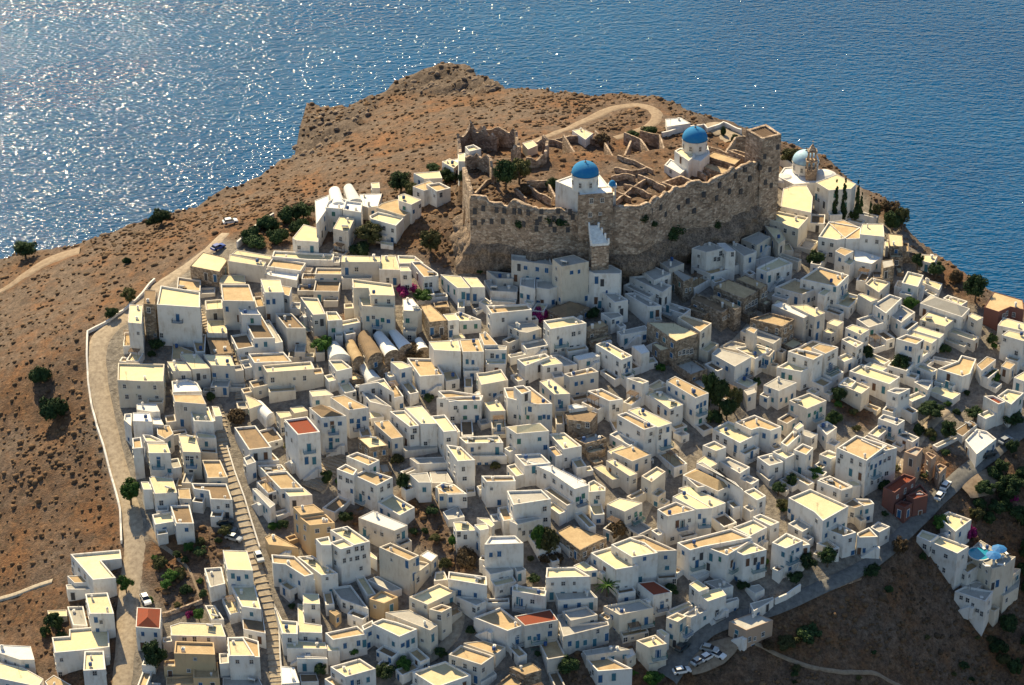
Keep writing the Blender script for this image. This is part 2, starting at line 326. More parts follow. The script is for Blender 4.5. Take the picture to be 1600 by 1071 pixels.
# ---------------------------------------------------------------- object helpers
def tag(o, label=None, cat=None, group=None, kind=None):
    if label: o['label'] = label
    if cat: o['category'] = cat
    if group: o['group'] = group
    if kind: o['kind'] = kind
    return o
class MB:
    def __init__(s): s.v, s.f, s.m = [], [], []
    def add(s, vs, fs, mi=0):
        o = len(s.v); s.v += [tuple(v) for v in vs]; s.f += [tuple(i + o for i in f) for f in fs]; s.m += [mi] * len(fs)
    def box(s, c, sz, mi=0, rz=0.0, M=None):
        x, y, z = sz[0] / 2, sz[1] / 2, sz[2] / 2; ca, sa = math.cos(rz), math.sin(rz); vs = []
        for k in (-z, z):
            for a, b in ((-x, -y), (x, -y), (x, y), (-x, y)): vs.append(Vector((c[0] + a * ca - b * sa, c[1] + a * sa + b * ca, c[2] + k)))
        if M: vs = [M @ v for v in vs]
        s.add(vs, [(0, 3, 2, 1), (4, 5, 6, 7), (0, 1, 5, 4), (1, 2, 6, 5), (2, 3, 7, 6), (3, 0, 4, 7)], mi)
    def tube(s, p0, p1, r0, r1, n=8, mi=0, cap=True):
        p0, p1 = Vector(p0), Vector(p1); d = (p1 - p0).normalized(); q = d.to_track_quat('Z', 'Y'); vs = []
        for p, r in ((p0, r0), (p1, r1)):
            for i in range(n): vs.append(p + q @ Vector((r * math.cos(6.2832 * i / n), r * math.sin(6.2832 * i / n), 0)))
        fs = [(i, (i + 1) % n, n + (i + 1) % n, n + i) for i in range(n)]
        if cap: fs += [tuple(range(n - 1, -1, -1)), tuple(range(n, 2 * n))]
        s.add(vs, fs, mi)
    def lathe(s, c, prof, n=24, mi=0):
        vs = []; k = len(prof)
        for r, z in prof:
            for i in range(n): vs.append((c[0] + r * math.cos(6.2832 * i / n), c[1] + r * math.sin(6.2832 * i / n), c[2] + z))
        fs = [(j * n + i, j * n + (i + 1) % n, (j + 1) * n + (i + 1) % n, (j + 1) * n + i) for j in range(k - 1) for i in range(n)]
        s.add(vs, fs, mi)
    def mesh(s, name, mats):
        me = bpy.data.meshes.new(name); me.from_pydata(s.v, [], s.f)
        for m in mats: me.materials.append(MATS[m])
        if any(s.m): me.polygons.foreach_set('material_index', s.m)
        me.update(); return me
    def obj(s, name, mats, parent=None, smooth=False):
        me = s.mesh(name, mats)
        if smooth: me.polygons.foreach_set('use_smooth', [True] * len(me.polygons))
        return link(name, me, parent)
def link(name, me, parent=None, loc=None, rz=0.0, sc=None):
    o = bpy.data.objects.new(name, me); COL.objects.link(o)
    if parent: o.parent = parent
    if loc is not None: o.location = loc
    if rz: o.rotation_euler = (0, 0, rz)
    if sc: o.scale = sc
    return o
def empty(name, loc):
    o = bpy.data.objects.new(name, None); COL.objects.link(o); o.location = loc; o.empty_display_size = .5; return o
def np_mesh(name, V, F, mat, attr=None, smooth=True):
    me = bpy.data.meshes.new(name); k = F.shape[1]
    me.vertices.add(len(V)); me.vertices.foreach_set('co', V.astype(np.float32).ravel())
    me.loops.add(F.size); me.loops.foreach_set('vertex_index', F.astype(np.int32).ravel())
    me.polygons.add(len(F)); me.polygons.foreach_set('loop_start', np.arange(0, F.size, k, dtype=np.int32)); me.polygons.foreach_set('loop_total', np.full(len(F), k, np.int32))
    if smooth: me.polygons.foreach_set('use_smooth', np.ones(len(F), bool))
    me.materials.append(MATS[mat])
    if attr is not None:
        a = me.color_attributes.new('cover', 'FLOAT_COLOR', 'POINT'); a.data.foreach_set('color', attr.astype(np.float32).ravel())
    me.update(calc_edges=True); me.validate(); return me

# ---------------------------------------------------------------- ground and sea
ny, nx = ZZ.shape
idx = np.arange(ny * nx).reshape(ny, nx)
F = np.stack([idx[:-1, :-1], idx[:-1, 1:], idx[1:, 1:], idx[1:, :-1]], -1).reshape(-1, 4)
keep = (np.minimum.reduce([ZZ[:-1, :-1], ZZ[:-1, 1:], ZZ[1:, 1:], ZZ[1:, :-1]]) > -7.9).reshape(-1)
cov = np.stack([smooth(town.astype(float), 1), smooth(rockm, 1), np.zeros_like(XX), np.ones_like(XX)], -1).reshape(-1, 4)
g_me = np_mesh('hillside', np.stack([XX, YY, ZZ], -1).reshape(-1, 3), F[keep], 'hillside', cov)
tag(link('ground', g_me), kind='structure')
sb = MB(); sb.add([(-9000, -3000, 0), (9000, -3000, 0), (9000, 16000, 0), (-9000, 16000, 0)], [(0, 1, 2, 3)])
tag(sb.obj('sea', ['sea']), kind='structure')
DATA = """
@150,380
cn s 105 835,70 1000,110 1025,135 965,225 735,180
tp w 60 640,265 820,290 815,375 630,360
cp w 270 505,332 812,382 812,503 475,480
+bn s 250 380,365 470,370 460,480 370,475
+cn w 240 262,480 365,485 355,630 250,620
tn w 60 600,785 770,850 700,905 590,910
bn s 60 860,720 1020,725 1070,860 900,870
+tp w 70 735,685 860,715 850,850 780,850
cn w 40 870,600 1015,600 1025,705 865,702
cn w 60 980,250 1160,250 1170,315 965,315
tp w 190 975,322 1195,322 1240,455 990,450
bp w 150 1140,562 1292,565 1398,742 1232,745
+wp w 160 1085,462 1232,482 1290,560 1138,558
cn w 115 1045,88 1330,148 1310,182 1035,140
+cn w 40 1100,52 1370,100 1365,128 1060,85
cp w 45 1390,60 1860,85 1850,135 1660,130 1375,105
tp w 50 1380,112 1640,155 1600,218 1335,182
wp w 60 1340,190 1590,225 1570,292 1300,242
cn w 200 1285,280 1440,285 1465,385 1320,385
+tn w 130 1445,330 1530,345 1510,415 1468,400
bp w 150 1400,550 1530,550 1640,665 1490,665
tp w 140 1190,865 1465,850 1530,925 1235,935
cp w 160 1300,955 1680,925 1700,985 1335,1010
cn w 130 655,865 790,865 893,978 750,985
+cn w 125 555,925 690,925 745,1000 600,1000
+cn w 130 840,870 1050,880 1085,960 900,955
cp w 170 172,937 535,945 525,1080 390,1080 168,1070
o B 1245,800 1325,790 1345,460 1390,455 925,1030 1025,1035 1025,515
o W 1130,630 1420,690 1445,710 1485,450 470,720 500,720 330,705 245,700 1200,750 1560,480 1310,1050
o D 1350,580 800,1045 1005,1130
o K 640,600 1185,1000
@470,380
cn w 140 322,95 620,105 620,148 312,148
cn w 110 630,95 742,100 775,210 612,205
+cp w 70 755,95 890,100 960,155 770,160
+cn w 140 775,185 840,185 865,220 778,220
tp w 110 860,145 930,142 1070,235 1075,255 960,265
cn w 120 1090,245 1250,260 1325,350 1222,350
+cn w 110 1265,265 1375,270 1440,345 1332,345
cp w 250 400,280 715,320 735,410 545,405 530,350 410,350
+cp w 200 425,358 540,358 560,410 733,415 730,505 480,490
cp w 165 -5,422 135,430 195,555 95,560
cp w 145 195,535 280,535 325,600 210,607
wn w 150 795,437 870,430 945,522 912,532 800,527
tn s 145 935,490 1010,475 1150,605 1005,617
+cn w 140 1110,557 1195,550 1235,600 1152,607
cp w 90 1200,550 1240,535 1410,600 1240,610
tp s 60 1035,465 1145,450 1160,500 1045,505
cp w 70 1390,455 1440,425 1500,470 1450,490
tp w 160 1450,490 1770,475 1805,520 1490,550
wv w 60 200,830 290,790 395,905 225,912
tv s 30 345,800 420,775 490,905 408,930
bv s 40 445,745 530,705 640,880 525,925
wv s 60 565,735 640,705 770,855 655,890
wv s 50 685,700 745,682 870,800 768,838
wv s 40 890,765 948,752 1000,830 905,850
wv w 50 450,965 520,948 630,1065 520,1085
by s 40 545,930 640,900 690,960 610,1015
cp s 60 228,913 345,908 425,985 320,1000
+cp s 70 325,1020 430,1012 510,1055 400,1072
cn w 140 700,927 790,925 870,965 772,987
tp w 130 830,897 1040,903 1120,1028 930,1042
+tn w 80 1105,1010 1200,990 1240,1060 1135,1080
cn w 180 1000,770 1230,757 1250,845 1180,843 1040,835
+cn w 60 1175,712 1270,706 1285,740 1190,752
+tn w 160 1240,757 1390,747 1430,848 1265,850
tn w 130 1395,705 1455,700 1540,795 1430,798
+gn w 120 1435,800 1545,796 1610,805 1605,835 1440,835
o D 360,220 735,300 575,680 1270,410 1315,420 1360,425 1025,690 1100,690 1150,710 165,620 1585,890
o W 435,205 680,290 965,330 1015,325 567,580 122,620 1180,655 1580,600 1495,880 1765,592 700,855 565,870 45,335
o B 525,590 685,610 1300,925 1345,930 1535,885 800,1030
o G 640,600 255,680 835,605
o K 600,640 60,650
@790,380
gp w 125 45,88 345,118 365,172 45,132
gn w 110 365,125 530,90 650,145 440,185
gn w 150 600,195 820,170 907,215 895,238 692,238
gp w 145 240,285 385,278 458,328 338,362 240,348
+gp w 150 118,270 232,270 232,358 110,330
gp w 90 -150,215 50,235 60,280 -70,278
gn w 70 -170,290 -40,275 95,345 90,385 -120,372
bn s 100 440,285 600,262 642,308 505,328
gn w 80 550,380 660,358 740,400 600,405
gp w 150 735,370 800,340 958,445 852,465
by s 40 325,520 490,440 655,500 480,600
cp w 200 295,605 530,570 632,625 350,672
ts s 120 625,655 750,600 802,645 640,692
gn w 100 745,545 880,540 915,570 822,595
gn w 60 1065,212 1155,178 1292,240 1160,292
gp w 150 968,262 1080,252 1298,332 1225,387
gn s 145 1290,212 1340,202 1468,270 1390,302
gn w 60 1205,150 1300,118 1395,160 1280,202
gp w 130 930,392 1010,385 1220,490 1112,497
cn s 200 1105,617 1320,622 1505,705 1330,767
tp w 190 1345,582 1390,557 1610,625 1520,692
gn w 80 870,692 1090,642 1120,682 900,720
cp w 165 705,790 775,765 990,880 905,912
+wn w 130 985,805 1080,792 1125,848 1062,868
cn s 110 1145,787 1180,780 1285,825 1210,842
wn w 90 530,885 680,852 740,882 572,917
cp w 130 90,907 310,862 345,887 152,960
+cn w 110 250,917 385,892 445,940 290,962
gp w 80 345,880 415,865 560,945 455,962
tp w 140 455,1022 670,970 727,1005 500,1047
gn w 120 15,640 215,620 280,668 170,700 110,692
o D 105,190 710,290 755,310 285,470 685,450 905,540 735,480 1225,460 1250,450 1140,560 1185,550 960,955 262,980
o W 890,500 305,690 335,705 410,740 530,710 575,700 390,835 445,830 515,815 565,810 285,820 320,830 840,605 1000,360 1410,370 1440,360 45,690 100,711 790,890 930,960 1005,925 335,990 390,985 1390,850 1420,850 1450,845 1360,860 1150,900 1180,940
o B 515,230 572,222 240,460 370,460 425,440 125,410 178,420 630,430 645,940
o K 430,790 1255,500 965,1010
@1030,340
gn w 90 255,240 395,190 512,240 370,272
+wn w 100 450,200 515,198 597,262 522,268
+gn w 70 520,195 580,185 757,270 662,302
tp w 80 250,382 390,347 550,405 402,445
gn w 110 640,170 780,110 865,155 762,217
+cn w 120 825,65 940,90 985,170 932,207
+cp w 140 820,5 890,-55 1165,0 1087,88
cp w 130 760,397 935,310 1042,357 842,427
+gn w 60 700,345 850,300 928,318 780,385
ts s 150 425,540 540,482 772,575 662,637
ts s 150 600,480 670,450 847,525 790,562
bp s 130 248,640 285,590 572,690 490,742
+ts s 150 400,610 440,605 642,700 590,720
tp w 110 902,545 1060,475 1262,545 1115,602
tp w 180 1103,480 1250,383 1482,450 1390,542
+cn w 150 1240,592 1310,545 1360,560 1290,612
wn w 180 880,682 950,655 1178,758 1130,787
+cn w 200 1030,687 1150,680 1297,745 1217,778
tp s 170 710,792 860,742 1057,795 962,852
+cn s 90 880,690 920,640 960,650 910,700
gp w 130 635,887 700,850 957,940 890,987
+tn w 200 677,875 712,855 767,875 742,907
gp w 120 470,1012 560,960 902,1040 860,1087
o W 480,280 435,325 465,325 735,225 572,285 1005,440 960,640 1130,655 1190,850 1150,860 1120,870 680,700 705,685 730,670 760,655 810,610 835,595 500,790 520,780 545,765 1195,640
o D 545,300 795,245 830,240 950,250 860,480 925,460 1240,840 905,1030 1230,930
o B 395,480 420,470 1395,560 1425,550 1455,540 1165,645
o K 930,500 1430,600
@1280,400
cn w 130 140,20 180,0 282,35 240,72
cp w 130 360,217 410,170 555,205 467,287
+cn w 140 302,300 330,290 457,340 402,360
gp w 150 420,380 550,300 647,330 522,450
+gp w 110 522,442 640,380 750,440 640,522
cp w 120 645,210 690,120 815,150 772,242
+cn w 60 790,200 822,185 962,215 937,267
gy w 130 788,370 870,305 1177,412 1115,477
cp w 60 967,330 1005,305 1160,355 1112,387
cn w 110 785,497 855,435 1057,495 985,552
cn w 100 725,577 770,545 977,610 942,642
+cn w 100 682,610 720,590 922,650 880,685
+tp w 200 600,647 680,612 822,650 760,692
cn w 150 1165,470 1190,445 1282,480 1232,507
tn m 130 1290,400 1365,280 1590,345 1600,420 1495,397 1402,437
cn w 140 1395,542 1440,480 1620,530 1600,587
+cn w 190 1425,617 1480,580 1640,620 1600,667
cn w 150 205,562 260,535 392,575 325,617
+cp w 140 175,652 230,630 347,680 290,717
cn w 90 30,592 80,555 167,575 95,607
+cn w 120 60,522 115,492 192,515 140,552
tp w 130 -240,750 -50,655 145,712 30,772
cp w 110 235,902 330,845 632,945 550,1002
+cn w 90 355,852 400,830 532,875 480,907
cp w 120 150,1002 200,950 397,1025 330,1077
tp w 110 925,882 1085,820 1110,775 1227,805 1180,920 1120,942
tn w 100 1230,852 1310,785 1382,810 1270,897
tn w 100 1420,862 1460,820 1532,845 1490,887
o W 1465,450 1520,460 1450,655 1540,760 365,650 105,780 75,800 820,520 705,310 300,790 285,780 310,770 105,650 135,635 80,650 
o B 680,720 470,465 550,555
o D 520,150 1445,915 1380,900 800,700
o K 80,880 1000,1000
@150,570
wp w 130 590,128 720,112 790,140 828,208 600,215
tn w 210 600,232 825,232 862,310 615,290
cp w 170 730,345 880,330 920,445 765,440
+cn w 110 780,530 930,550 940,575 790,570
cn w 100 905,325 960,330 985,400 930,405
wn w 130 318,305 470,305 500,365 440,368 318,350
+wn w 180 288,375 420,378 440,445 288,440
+wp w 150 222,385 280,380 275,480 218,430
+wn w 120 440,410 505,420 530,470 445,465
tn w 130 475,480 575,475 605,540 540,580 480,545
cn w 190 400,612 555,615 582,690 415,690
+cp w 150 362,545 420,545 540,600 390,600
+tp w 210 282,575 350,565 365,650 290,655
cn w 180 645,552 775,552 818,685 680,680
bp w 60 800,598 930,610 948,690 820,682
tp w 110 825,745 970,745 1030,880 870,885
cn w 140 415,880 440,870 600,890 635,1000 460,1008
+cn w 130 350,915 410,915 440,975 370,975
bp w 130 745,925 1020,930 1065,1055 895,1050 880,985 765,970
bp w 130 1080,490 1245,475 1372,645 1195,665
+bp w 60 1220,695 1375,685 1432,745 1250,760
+gp w 130 1150,725 1210,700 1250,760 1180,785
tp w 80 1262,785 1450,780 1485,822 1320,842
tp w 130 1320,845 1490,830 1620,965 1440,970
+cn w 130 1455,968 1620,960 1690,1018 1510,1030
wv w 60 1215,330 1300,300 1395,400 1330,435
cn w 90 1165,235 1250,270 1300,310 1200,345
cn w 120 1405,370 1510,365 1530,400 1440,420
tn w 100 640,970 730,965 745,1050 650,1045
o B 925,75 1025,85 1075,600 1105,645 1255,860 800,100
o W 850,95 910,180 700,345 1310,100 1550,110 1380,120 1480,695 1515,740 1425,470 1460,510 1490,540 1530,590 1410,595 400,700 715,730 790,720 1155,685 1160,805 1275,970 1395,1035 1470,1025
o D 990,200 675,455 490,750 750,745 745,850 1130,810 1355,1010 600,840
o K 545,240 490,790 750,780 1230,920 1070,640
@440,560
cp w 130 365,15 470,12 550,75 430,102
cn w 110 215,255 345,245 405,285 240,300
tn w 190 380,305 485,285 680,385 525,405
rp w 300 20,480 200,455 300,575 125,597
by w 250 215,385 375,375 505,450 310,465
cn w 70 65,385 160,370 205,410 100,430
cp w 90 -160,60 230,20 260,85 -60,100
tn w 130 735,520 720,495 835,482 950,615 860,630
cn s 130 595,622 745,610 832,680 685,700
cp w 130 605,210 800,155 880,270 750,190
+gp w 100 575,205 610,205 860,380 690,340
cp w 60 690,350 770,340 895,410 840,430
cn w 180 960,385 1095,370 1215,510 1090,512
+cp w 170 845,415 960,405 1075,525 1000,535
+cp w 180 1165,450 1275,440 1370,565 1265,575
tp w 190 505,765 590,732 765,795 680,838
+tp w 200 430,865 500,825 590,870 560,915
+tp w 190 560,912 665,865 868,930 742,995
tp w 150 1220,255 1320,250 1575,290 1560,330 1310,340
cp w 200 1285,675 1400,690 1510,795 1375,805 1330,740
gn w 60 920,690 1200,670 1220,700 960,725
gn w 70 1000,780 1270,770 1290,815 1060,825
gn w 130 1000,905 1140,890 1170,970 1070,970
tn w 100 1215,1000 1350,990 1420,1050 1230,1060
gn w 30 1155,890 1290,885 1340,970 1175,975
cp w 110 1385,615 1600,605 1690,605 1710,655 1440,665
cn w 60 685,415 760,420 800,455 700,470
o B 455,510 345,520 600,490 545,490 645,470 435,640 875,800 895,685 560,655 730,750 800,735 1107,262 950,110 960,1000 570,1045 1545,830 1600,830 1115,1025 945,370
o D 395,520 385,650 195,800 255,800 480,200 1190,1040
o W 80,640 40,590 15,560 30,745 65,790 25,495 460,930 515,955 565,970 445,1040 708,1025 770,600 905,525 1040,565 1018,615 1125,665 1305,635 1380,410 1355,850 1420,865 1430,940 1545,700 590,250 622,270 715,255 780,265 180,155 98,160 640,1055 1335,470
o K 215,715 385,700 405,570 1040,660 600,540
@730,540
cp w 150 70,215 140,210 265,185 320,270 110,308
cn w 110 125,445 250,435 300,510 180,515
tp w 150 -240,410 -20,395 105,395 110,430 -60,435
tp w 190 315,410 440,440 550,460 665,455 490,320 285,330
+tp w 250 362,320 440,310 500,355 425,380
cn w 160 565,280 655,260 805,378 680,382
bn s 130 760,520 900,495 1020,530 960,600 790,580
+wn w 120 785,470 850,455 940,480 800,500
tp w 140 940,355 1050,335 1218,420 1110,435
cy w 180 305,635 570,605 640,668 385,690
cp w 130 640,690 760,680 895,785 750,812
cp w 120 0,710 245,705 282,760 0,765
+cp w 70 10,830 270,820 312,862 40,865
gp w 140 370,852 570,840 652,918 450,940
wn w 60 665,985 750,970 930,1060 800,1085
gp s 80 835,730 1020,680 1090,725 920,770
tn w 130 1130,830 1300,780 1440,848 1290,905
+cn w 90 1095,825 1210,775 1240,795 1125,850
cn w 130 1085,900 1135,885 1330,1000 1270,1022
+cn w 70 985,950 1050,930 1228,1030 1135,1050
tp w 200 1170,542 1240,520 1480,632 1380,658
+cn w 200 1255,505 1340,480 1600,605 1490,640
cp w 150 1360,1020 1480,945 1550,985 1440,1068
cn w 120 1350,355 1500,350 1690,455 1580,500
cp w 150 1245,255 1340,250 1420,280 1370,300
tp w 80 110,1018 340,1015 380,1075 150,1075
cn w 110 -60,860 0,850 65,895 0,900
o D 460,390 570,170 215,400 815,890 520,970 210,935 910,400 285,85
o B 850,300 895,290 975,275 860,385 235,75 5,125 45,130 225,570 265,605 560,565 600,555 635,560 895,885 1565,655 720,440 565,730 610,795 
o G 425,570 475,560 395,750
o W 635,190 695,180 465,290 765,320 1145,480 1175,500 870,630 945,620 1070,575 1050,630 1090,625 90,800 90,930 155,930 770,890 1255,705 1425,745 1510,670 1500,720 1435,690 1235,175 1305,125 1300,170 1395,905 175,385 265,370 395,200 950,380
o K 720,480 240,645 850,930
@1010,540
tn w 200 155,275 225,240 487,372 385,410
cn w 130 20,385 90,358 285,462 185,497
cp w 80 0,320 100,265 180,310 60,350
gn w 150 510,65 560,20 820,90 690,165
+cp w 120 690,20 870,-10 985,30 850,105
gn w 130 915,310 1020,250 1175,290 1035,355
cp w 130 1018,170 1130,110 1270,180 1210,205
tp w 200 1105,45 1180,20 1380,70 1305,112
+tn w 200 1290,15 1350,-15 1500,15 1400,65
gn w 110 760,350 840,330 860,365 790,390
cp w 170 1115,430 1270,370 1408,430 1255,495
tp w 160 690,600 845,542 1057,635 970,665 885,640 820,660
cp w 130 518,650 640,590 880,690 730,762
cp w 130 440,780 530,745 625,795 545,825
cn w 100 392,905 460,860 555,925 480,960
tp w 110 285,1010 400,955 640,1065 400,1110 
tp w 150 1050,760 1150,660 1210,690 1100,790
+tp w 160 1150,815 1220,765 1305,800 1250,855
+gn w 100 1160,680 1200,650 1340,690 1290,722
gp w 110 865,870 980,840 1070,910 960,940
cp w 130 985,830 1060,800 1160,850 1090,885
gp w 90 560,900 640,870 810,950 730,1000
gp w 60 860,980 940,950 1010,1010 960,1060
cp w 110 1360,860 1430,815 1510,855 1450,890
+tp w 250 1490,800 1640,700 1880,780 1720,900
gp w 110 1335,620 1410,590 1490,640 1410,700
cp w 110 1500,305 1570,245 1640,280 1600,325
gp w 60 210,680 280,660 335,690 270,710
cn w 150 1150,640 1200,600 1230,625 1180,660
o B 920,705 1010,710 1050,425 1090,425 1135,395 935,410 985,425 965,355 390,480 425,465 455,450 560,150 630,180 785,190 905,140 940,130 800,420 1190,740 360,735
o G 1270,545 1315,525 1360,500 1125,250 1150,240 420,590 310,620
o W 240,545 195,525 110,670 160,650 100,720 1415,105 1455,85 1180,875 1300,745 540,980 690,850 1440,750 295,745
o K 420,520 1330,560 1440,190 940,150 780,225 820,870 160,775
@1280,570
cp w 130 235,50 330,-5 632,95 550,152
cn w 60 855,205 910,165 1105,225 1040,270
+gp w 90 740,135 800,115 890,125 850,200
cp w 160 1390,245 1470,190 1600,220 1500,312
+rp w 150 1285,245 1360,240 1455,290 1400,310
gp w 170 530,205 590,180 712,187 620,232
gp w 120 460,420 500,385 670,435 610,475
tp w 230 135,655 330,585 540,680 365,768
+tp w 230 325,585 370,550 610,650 520,672
cp w 120 0,700 60,670 165,700 90,738
tp w 150 0,890 90,870 260,960 175,985
gp k 200 665,680 750,640 810,655 760,715
+tp k 150 830,690 850,680 915,710 880,740
+tp k 120 905,790 940,770 997,795 940,850
rp m 150 500,960 660,850 755,880 590,1000
+bp m 110 690,1000 790,930 850,1000 790,1060
bn w 60 1050,520 1180,435 1235,465 1120,560
+wp w 110 1140,590 1230,500 1310,520 1385,580 1230,700
cn w 120 1520,100 1600,55 1680,90 1600,130
cn w 80 215,910 300,900 325,945 260,950
o W 585,265 645,260 845,765 120,770 155,750 510,750 545,730 560,700 295,225 460,905 490,880 525,850 550,835 410,920 680,240
o B 510,495 550,505 625,520 405,800 440,790 475,765
o D 715,765 860,1000 965,890 1010,100
o K 430,860 550,550
@170,700
bp w 130 480,450 630,445 665,590 525,590
cn w 190 890,798 1080,805 1125,958 925,950
+gp w 100 745,940 880,930 910,1060 790,1090
tp w 190 1270,832 1450,845 1600,985 1530,1005 1380,910 1280,900
gn w 130 1120,320 1150,315 1300,440 1260,470
o W 855,465 410,430 325,510 435,530 1085,870 1160,690 1180,740
o B 1015,1020
o K 1340,490 1320,1020
@60,840
cp w 150 250,130 640,95 650,165 490,180 605,315 425,330
+tn w 90 225,300 360,295 405,350 280,355
+gn w 60 215,370 400,350 405,405 225,405
cp w 160 365,440 540,430 590,595 400,595
+gp w 60 225,540 350,535 385,690 270,685
cp w 170 105,780 240,770 240,715 545,690 555,855 360,880 130,900
+cp w 170 360,890 510,885 525,1030 350,1040
ry w 150 770,545 960,555 950,712 760,700
cn w 110 1030,690 1110,665 1430,675 1465,775 1040,765
tp o 170 1070,810 1370,820 1380,915 1060,905
+tp o 90 1210,980 1400,975 1415,1100 1210,1100
cp w 180 1475,780 1600,780 1690,925 1490,925
cp w 150 1505,375 1690,370 1740,560 1590,540
cp w 60 1300,530 1380,530 1450,640 1350,640
o W 1545,325 490,660 1140,780 1125,780 1220,785 1240,785 1330,795 1345,795 1225,950 1175,1040 1555,970
o B 720,740
@400,740
to o 210 290,262 450,240 530,300 350,325
+tp o 220 345,345 545,318 615,385 420,405
+to o 90 70,500 130,470 330,580 100,555
tp w 150 330,795 395,775 460,830 385,840
+cp w 150 320,650 440,640 640,780 510,795
+cn w 140 365,938 490,940 500,1020 370,1015
cp w 240 578,440 715,410 890,530 765,560
+cp w 250 465,510 570,490 590,560 510,560
+cp w 250 575,540 690,505 765,565 660,592
wn w 160 800,345 915,290 1185,405 1080,448
tp w 240 960,575 1050,540 1275,640 1195,680
+gp w 130 1190,740 1270,680 1360,700 1240,790
+wn w 100 1280,640 1340,600 1420,640 1370,690
cn w 80 845,625 890,610 945,655 945,675
gp w 110 590,890 740,870 880,1060 660,980
+cp o 130 885,980 980,910 1110,965 1000,1015
gn w 50 870,830 950,800 1140,900 1060,920
cp w 170 1195,965 1430,860 1560,920 1340,1025
+tp w 190 1350,1060 1450,1020 1530,1045 1450,1085
cp w 70 1400,770 1470,760 1500,830 1390,840
o W 720,610 785,588 830,582 690,680 740,670 790,660 845,645 820,740 1060,675 1263,830 905,125 645,135 1330,1010 625,930 630,1010 690,1030 750,1050 930,1040 448,1040 855,425 932,458 1110,490 985,475 1000,490 555,820
o B 225,175 150,185 770,145 885,190 1590,930 1435,195 1495,205 275,800 340,855
o D 840,170 1150,480 1200,700 1260,690 1525,1000 115,165 65,280 
o K 820,205 200,290 210,790 850,475
@680,720
cp w 100 0,205 60,170 150,185 250,260 100,265
tp w 170 360,118 610,118 630,160 400,165
gp w 200 560,235 830,225 905,300 610,345
+gn w 130 580,470 780,440 840,450 640,500
wn w 200 665,-15 915,40 1200,190 1090,222 900,90
cp w 120 1195,170 1240,150 1330,210 1330,235 1200,245
cn w 150 140,480 250,475 330,545 165,550
+cn w 190 305,500 400,490 420,530 350,545
+wp w 240 385,655 430,590 625,585 690,645
gn w 110 370,815 520,790 610,850 430,890
+gn w 100 610,815 660,810 710,850 640,870
cp w 170 105,865 400,905 405,975 100,925
cn w 80 325,445 420,450 465,500 440,520
cp w 160 870,835 1090,830 1215,905 865,915
+cn w 90 1080,820 1160,785 1270,855 1170,865
cp w 60 970,640 1040,600 1110,680 1050,700
ts s 120 945,560 1060,500 1340,600 1130,700
cn w 140 1340,340 1440,290 1620,330 1480,398
cp w 180 1215,720 1380,670 1590,820 1410,850
+cp w 210 1375,655 1520,600 1640,640 1740,720 1540,755
cp w 110 605,985 860,990 860,1075 600,1060
gn w 60 60,400 180,350 230,440 100,460
gn w 90 930,1020 1210,1010 1270,1070 960,1090
o W 440,220 855,375 635,540 690,565 745,555 860,460 235,595 155,555 250,300 95,300 1065,730 1515,445 1390,510 1510,545 1595,520 1490,990
o B 500,325 530,360 435,735 500,727 205,1035 315,1050 430,1035 475,945 560,920 880,230 925,480 1240,890
o D 25,290 650,915 515,940 1255,330 1540,540
o R 1325,845
o G 1110,300 1155,275
o K 1140,325 1540,220 1570,460
@960,680
ty w 130 535,315 650,255 930,385 810,440
cn w 120 500,415 580,395 870,530 760,570
+cn w 200 455,480 540,440 765,570 640,580
+tp w 200 335,580 480,520 635,585 415,635
cp w 140 1010,440 1090,410 1185,475 1115,510
gn w 200 640,220 690,210 1000,420 1010,440 940,370
tp w 200 490,840 910,730 1075,800 700,870 590,900
+tp w 210 700,870 960,790 1080,815 880,940
+cp w 200 890,880 1070,830 1190,895 1010,940
+cp w 150 925,720 1085,660 1195,720 1060,790
cp w 130 1080,640 1140,615 1290,680 1220,710
cp w 200 1230,840 1340,765 1475,825 1340,885
+cp w 120 1340,760 1480,825 1530,855 1440,870
cp w 200 1360,490 1530,420 1830,555 1630,670 1560,600
tp w 190 110,800 220,780 490,900 330,910
gn w 110 290,960 390,930 430,975 330,1000
o W 375,640 585,665 950,685 450,810 540,790 865,710 1255,740 250,430 335,440 355,440 110,350 785,280 620,965 240,195 155,360 115,645
o B 665,635 700,670 835,615 120,380 100,745 1010,325 1160,800 1130,815 1430,895 1390,920 235,965 330,540
o D 490,695 535,690 145,745 690,945 755,955 915,1005 1040,995 1100,985 1155,980 1085,230 1490,910
o G 165,620 205,615 435,290
o V 305,185
o K 525,715 700,695 840,650 185,660 1380,980 690,1010 930,1040 1120,1040 130,415
@1180,700
tp w 150 485,255 580,215 765,300 670,330
+tp w 120 760,395 900,400 930,435 850,455
bn w 110 690,440 760,400 870,440 780,470
+gn w 30 650,510 700,480 760,540 690,560
tp w 150 560,640 660,595 790,660 690,690
+tp w 90 480,745 560,710 660,780 600,790
tp w 110 795,665 890,620 960,695 800,700
+gp w 110 900,620 960,575 1055,615 970,660
rp m 110 1095,440 1140,410 1230,430 1170,470
rp m 130 1180,370 1290,330 1350,370 1240,400
cn w 60 715,250 740,245 825,290 790,300
o W 620,700 640,770 740,720 1020,700 935,780 550,540 480,570 325,620 630,470 780,530 665,920
o B 770,815 850,800 880,550 870,495 290,830 240,840 330,800 270,940 365,1030 395,805 470,1010 730,915 320,610 250,480
o D 790,810 235,960
o K 275,880 280,560
@1380,780
cp w 260 370,335 435,285 670,370 580,425
+cp w = 262,290 305,240 433,284 368,334
+tp w 150 590,530 690,480 765,510 660,580
+gn w 120 660,665 730,640 795,660 710,710
+gp w 100 560,720 640,680 860,720 800,800
gn w 150 850,545 950,520 1035,450 960,440 760,320 670,400
+gn w 120 900,625 950,600 1010,620 940,655
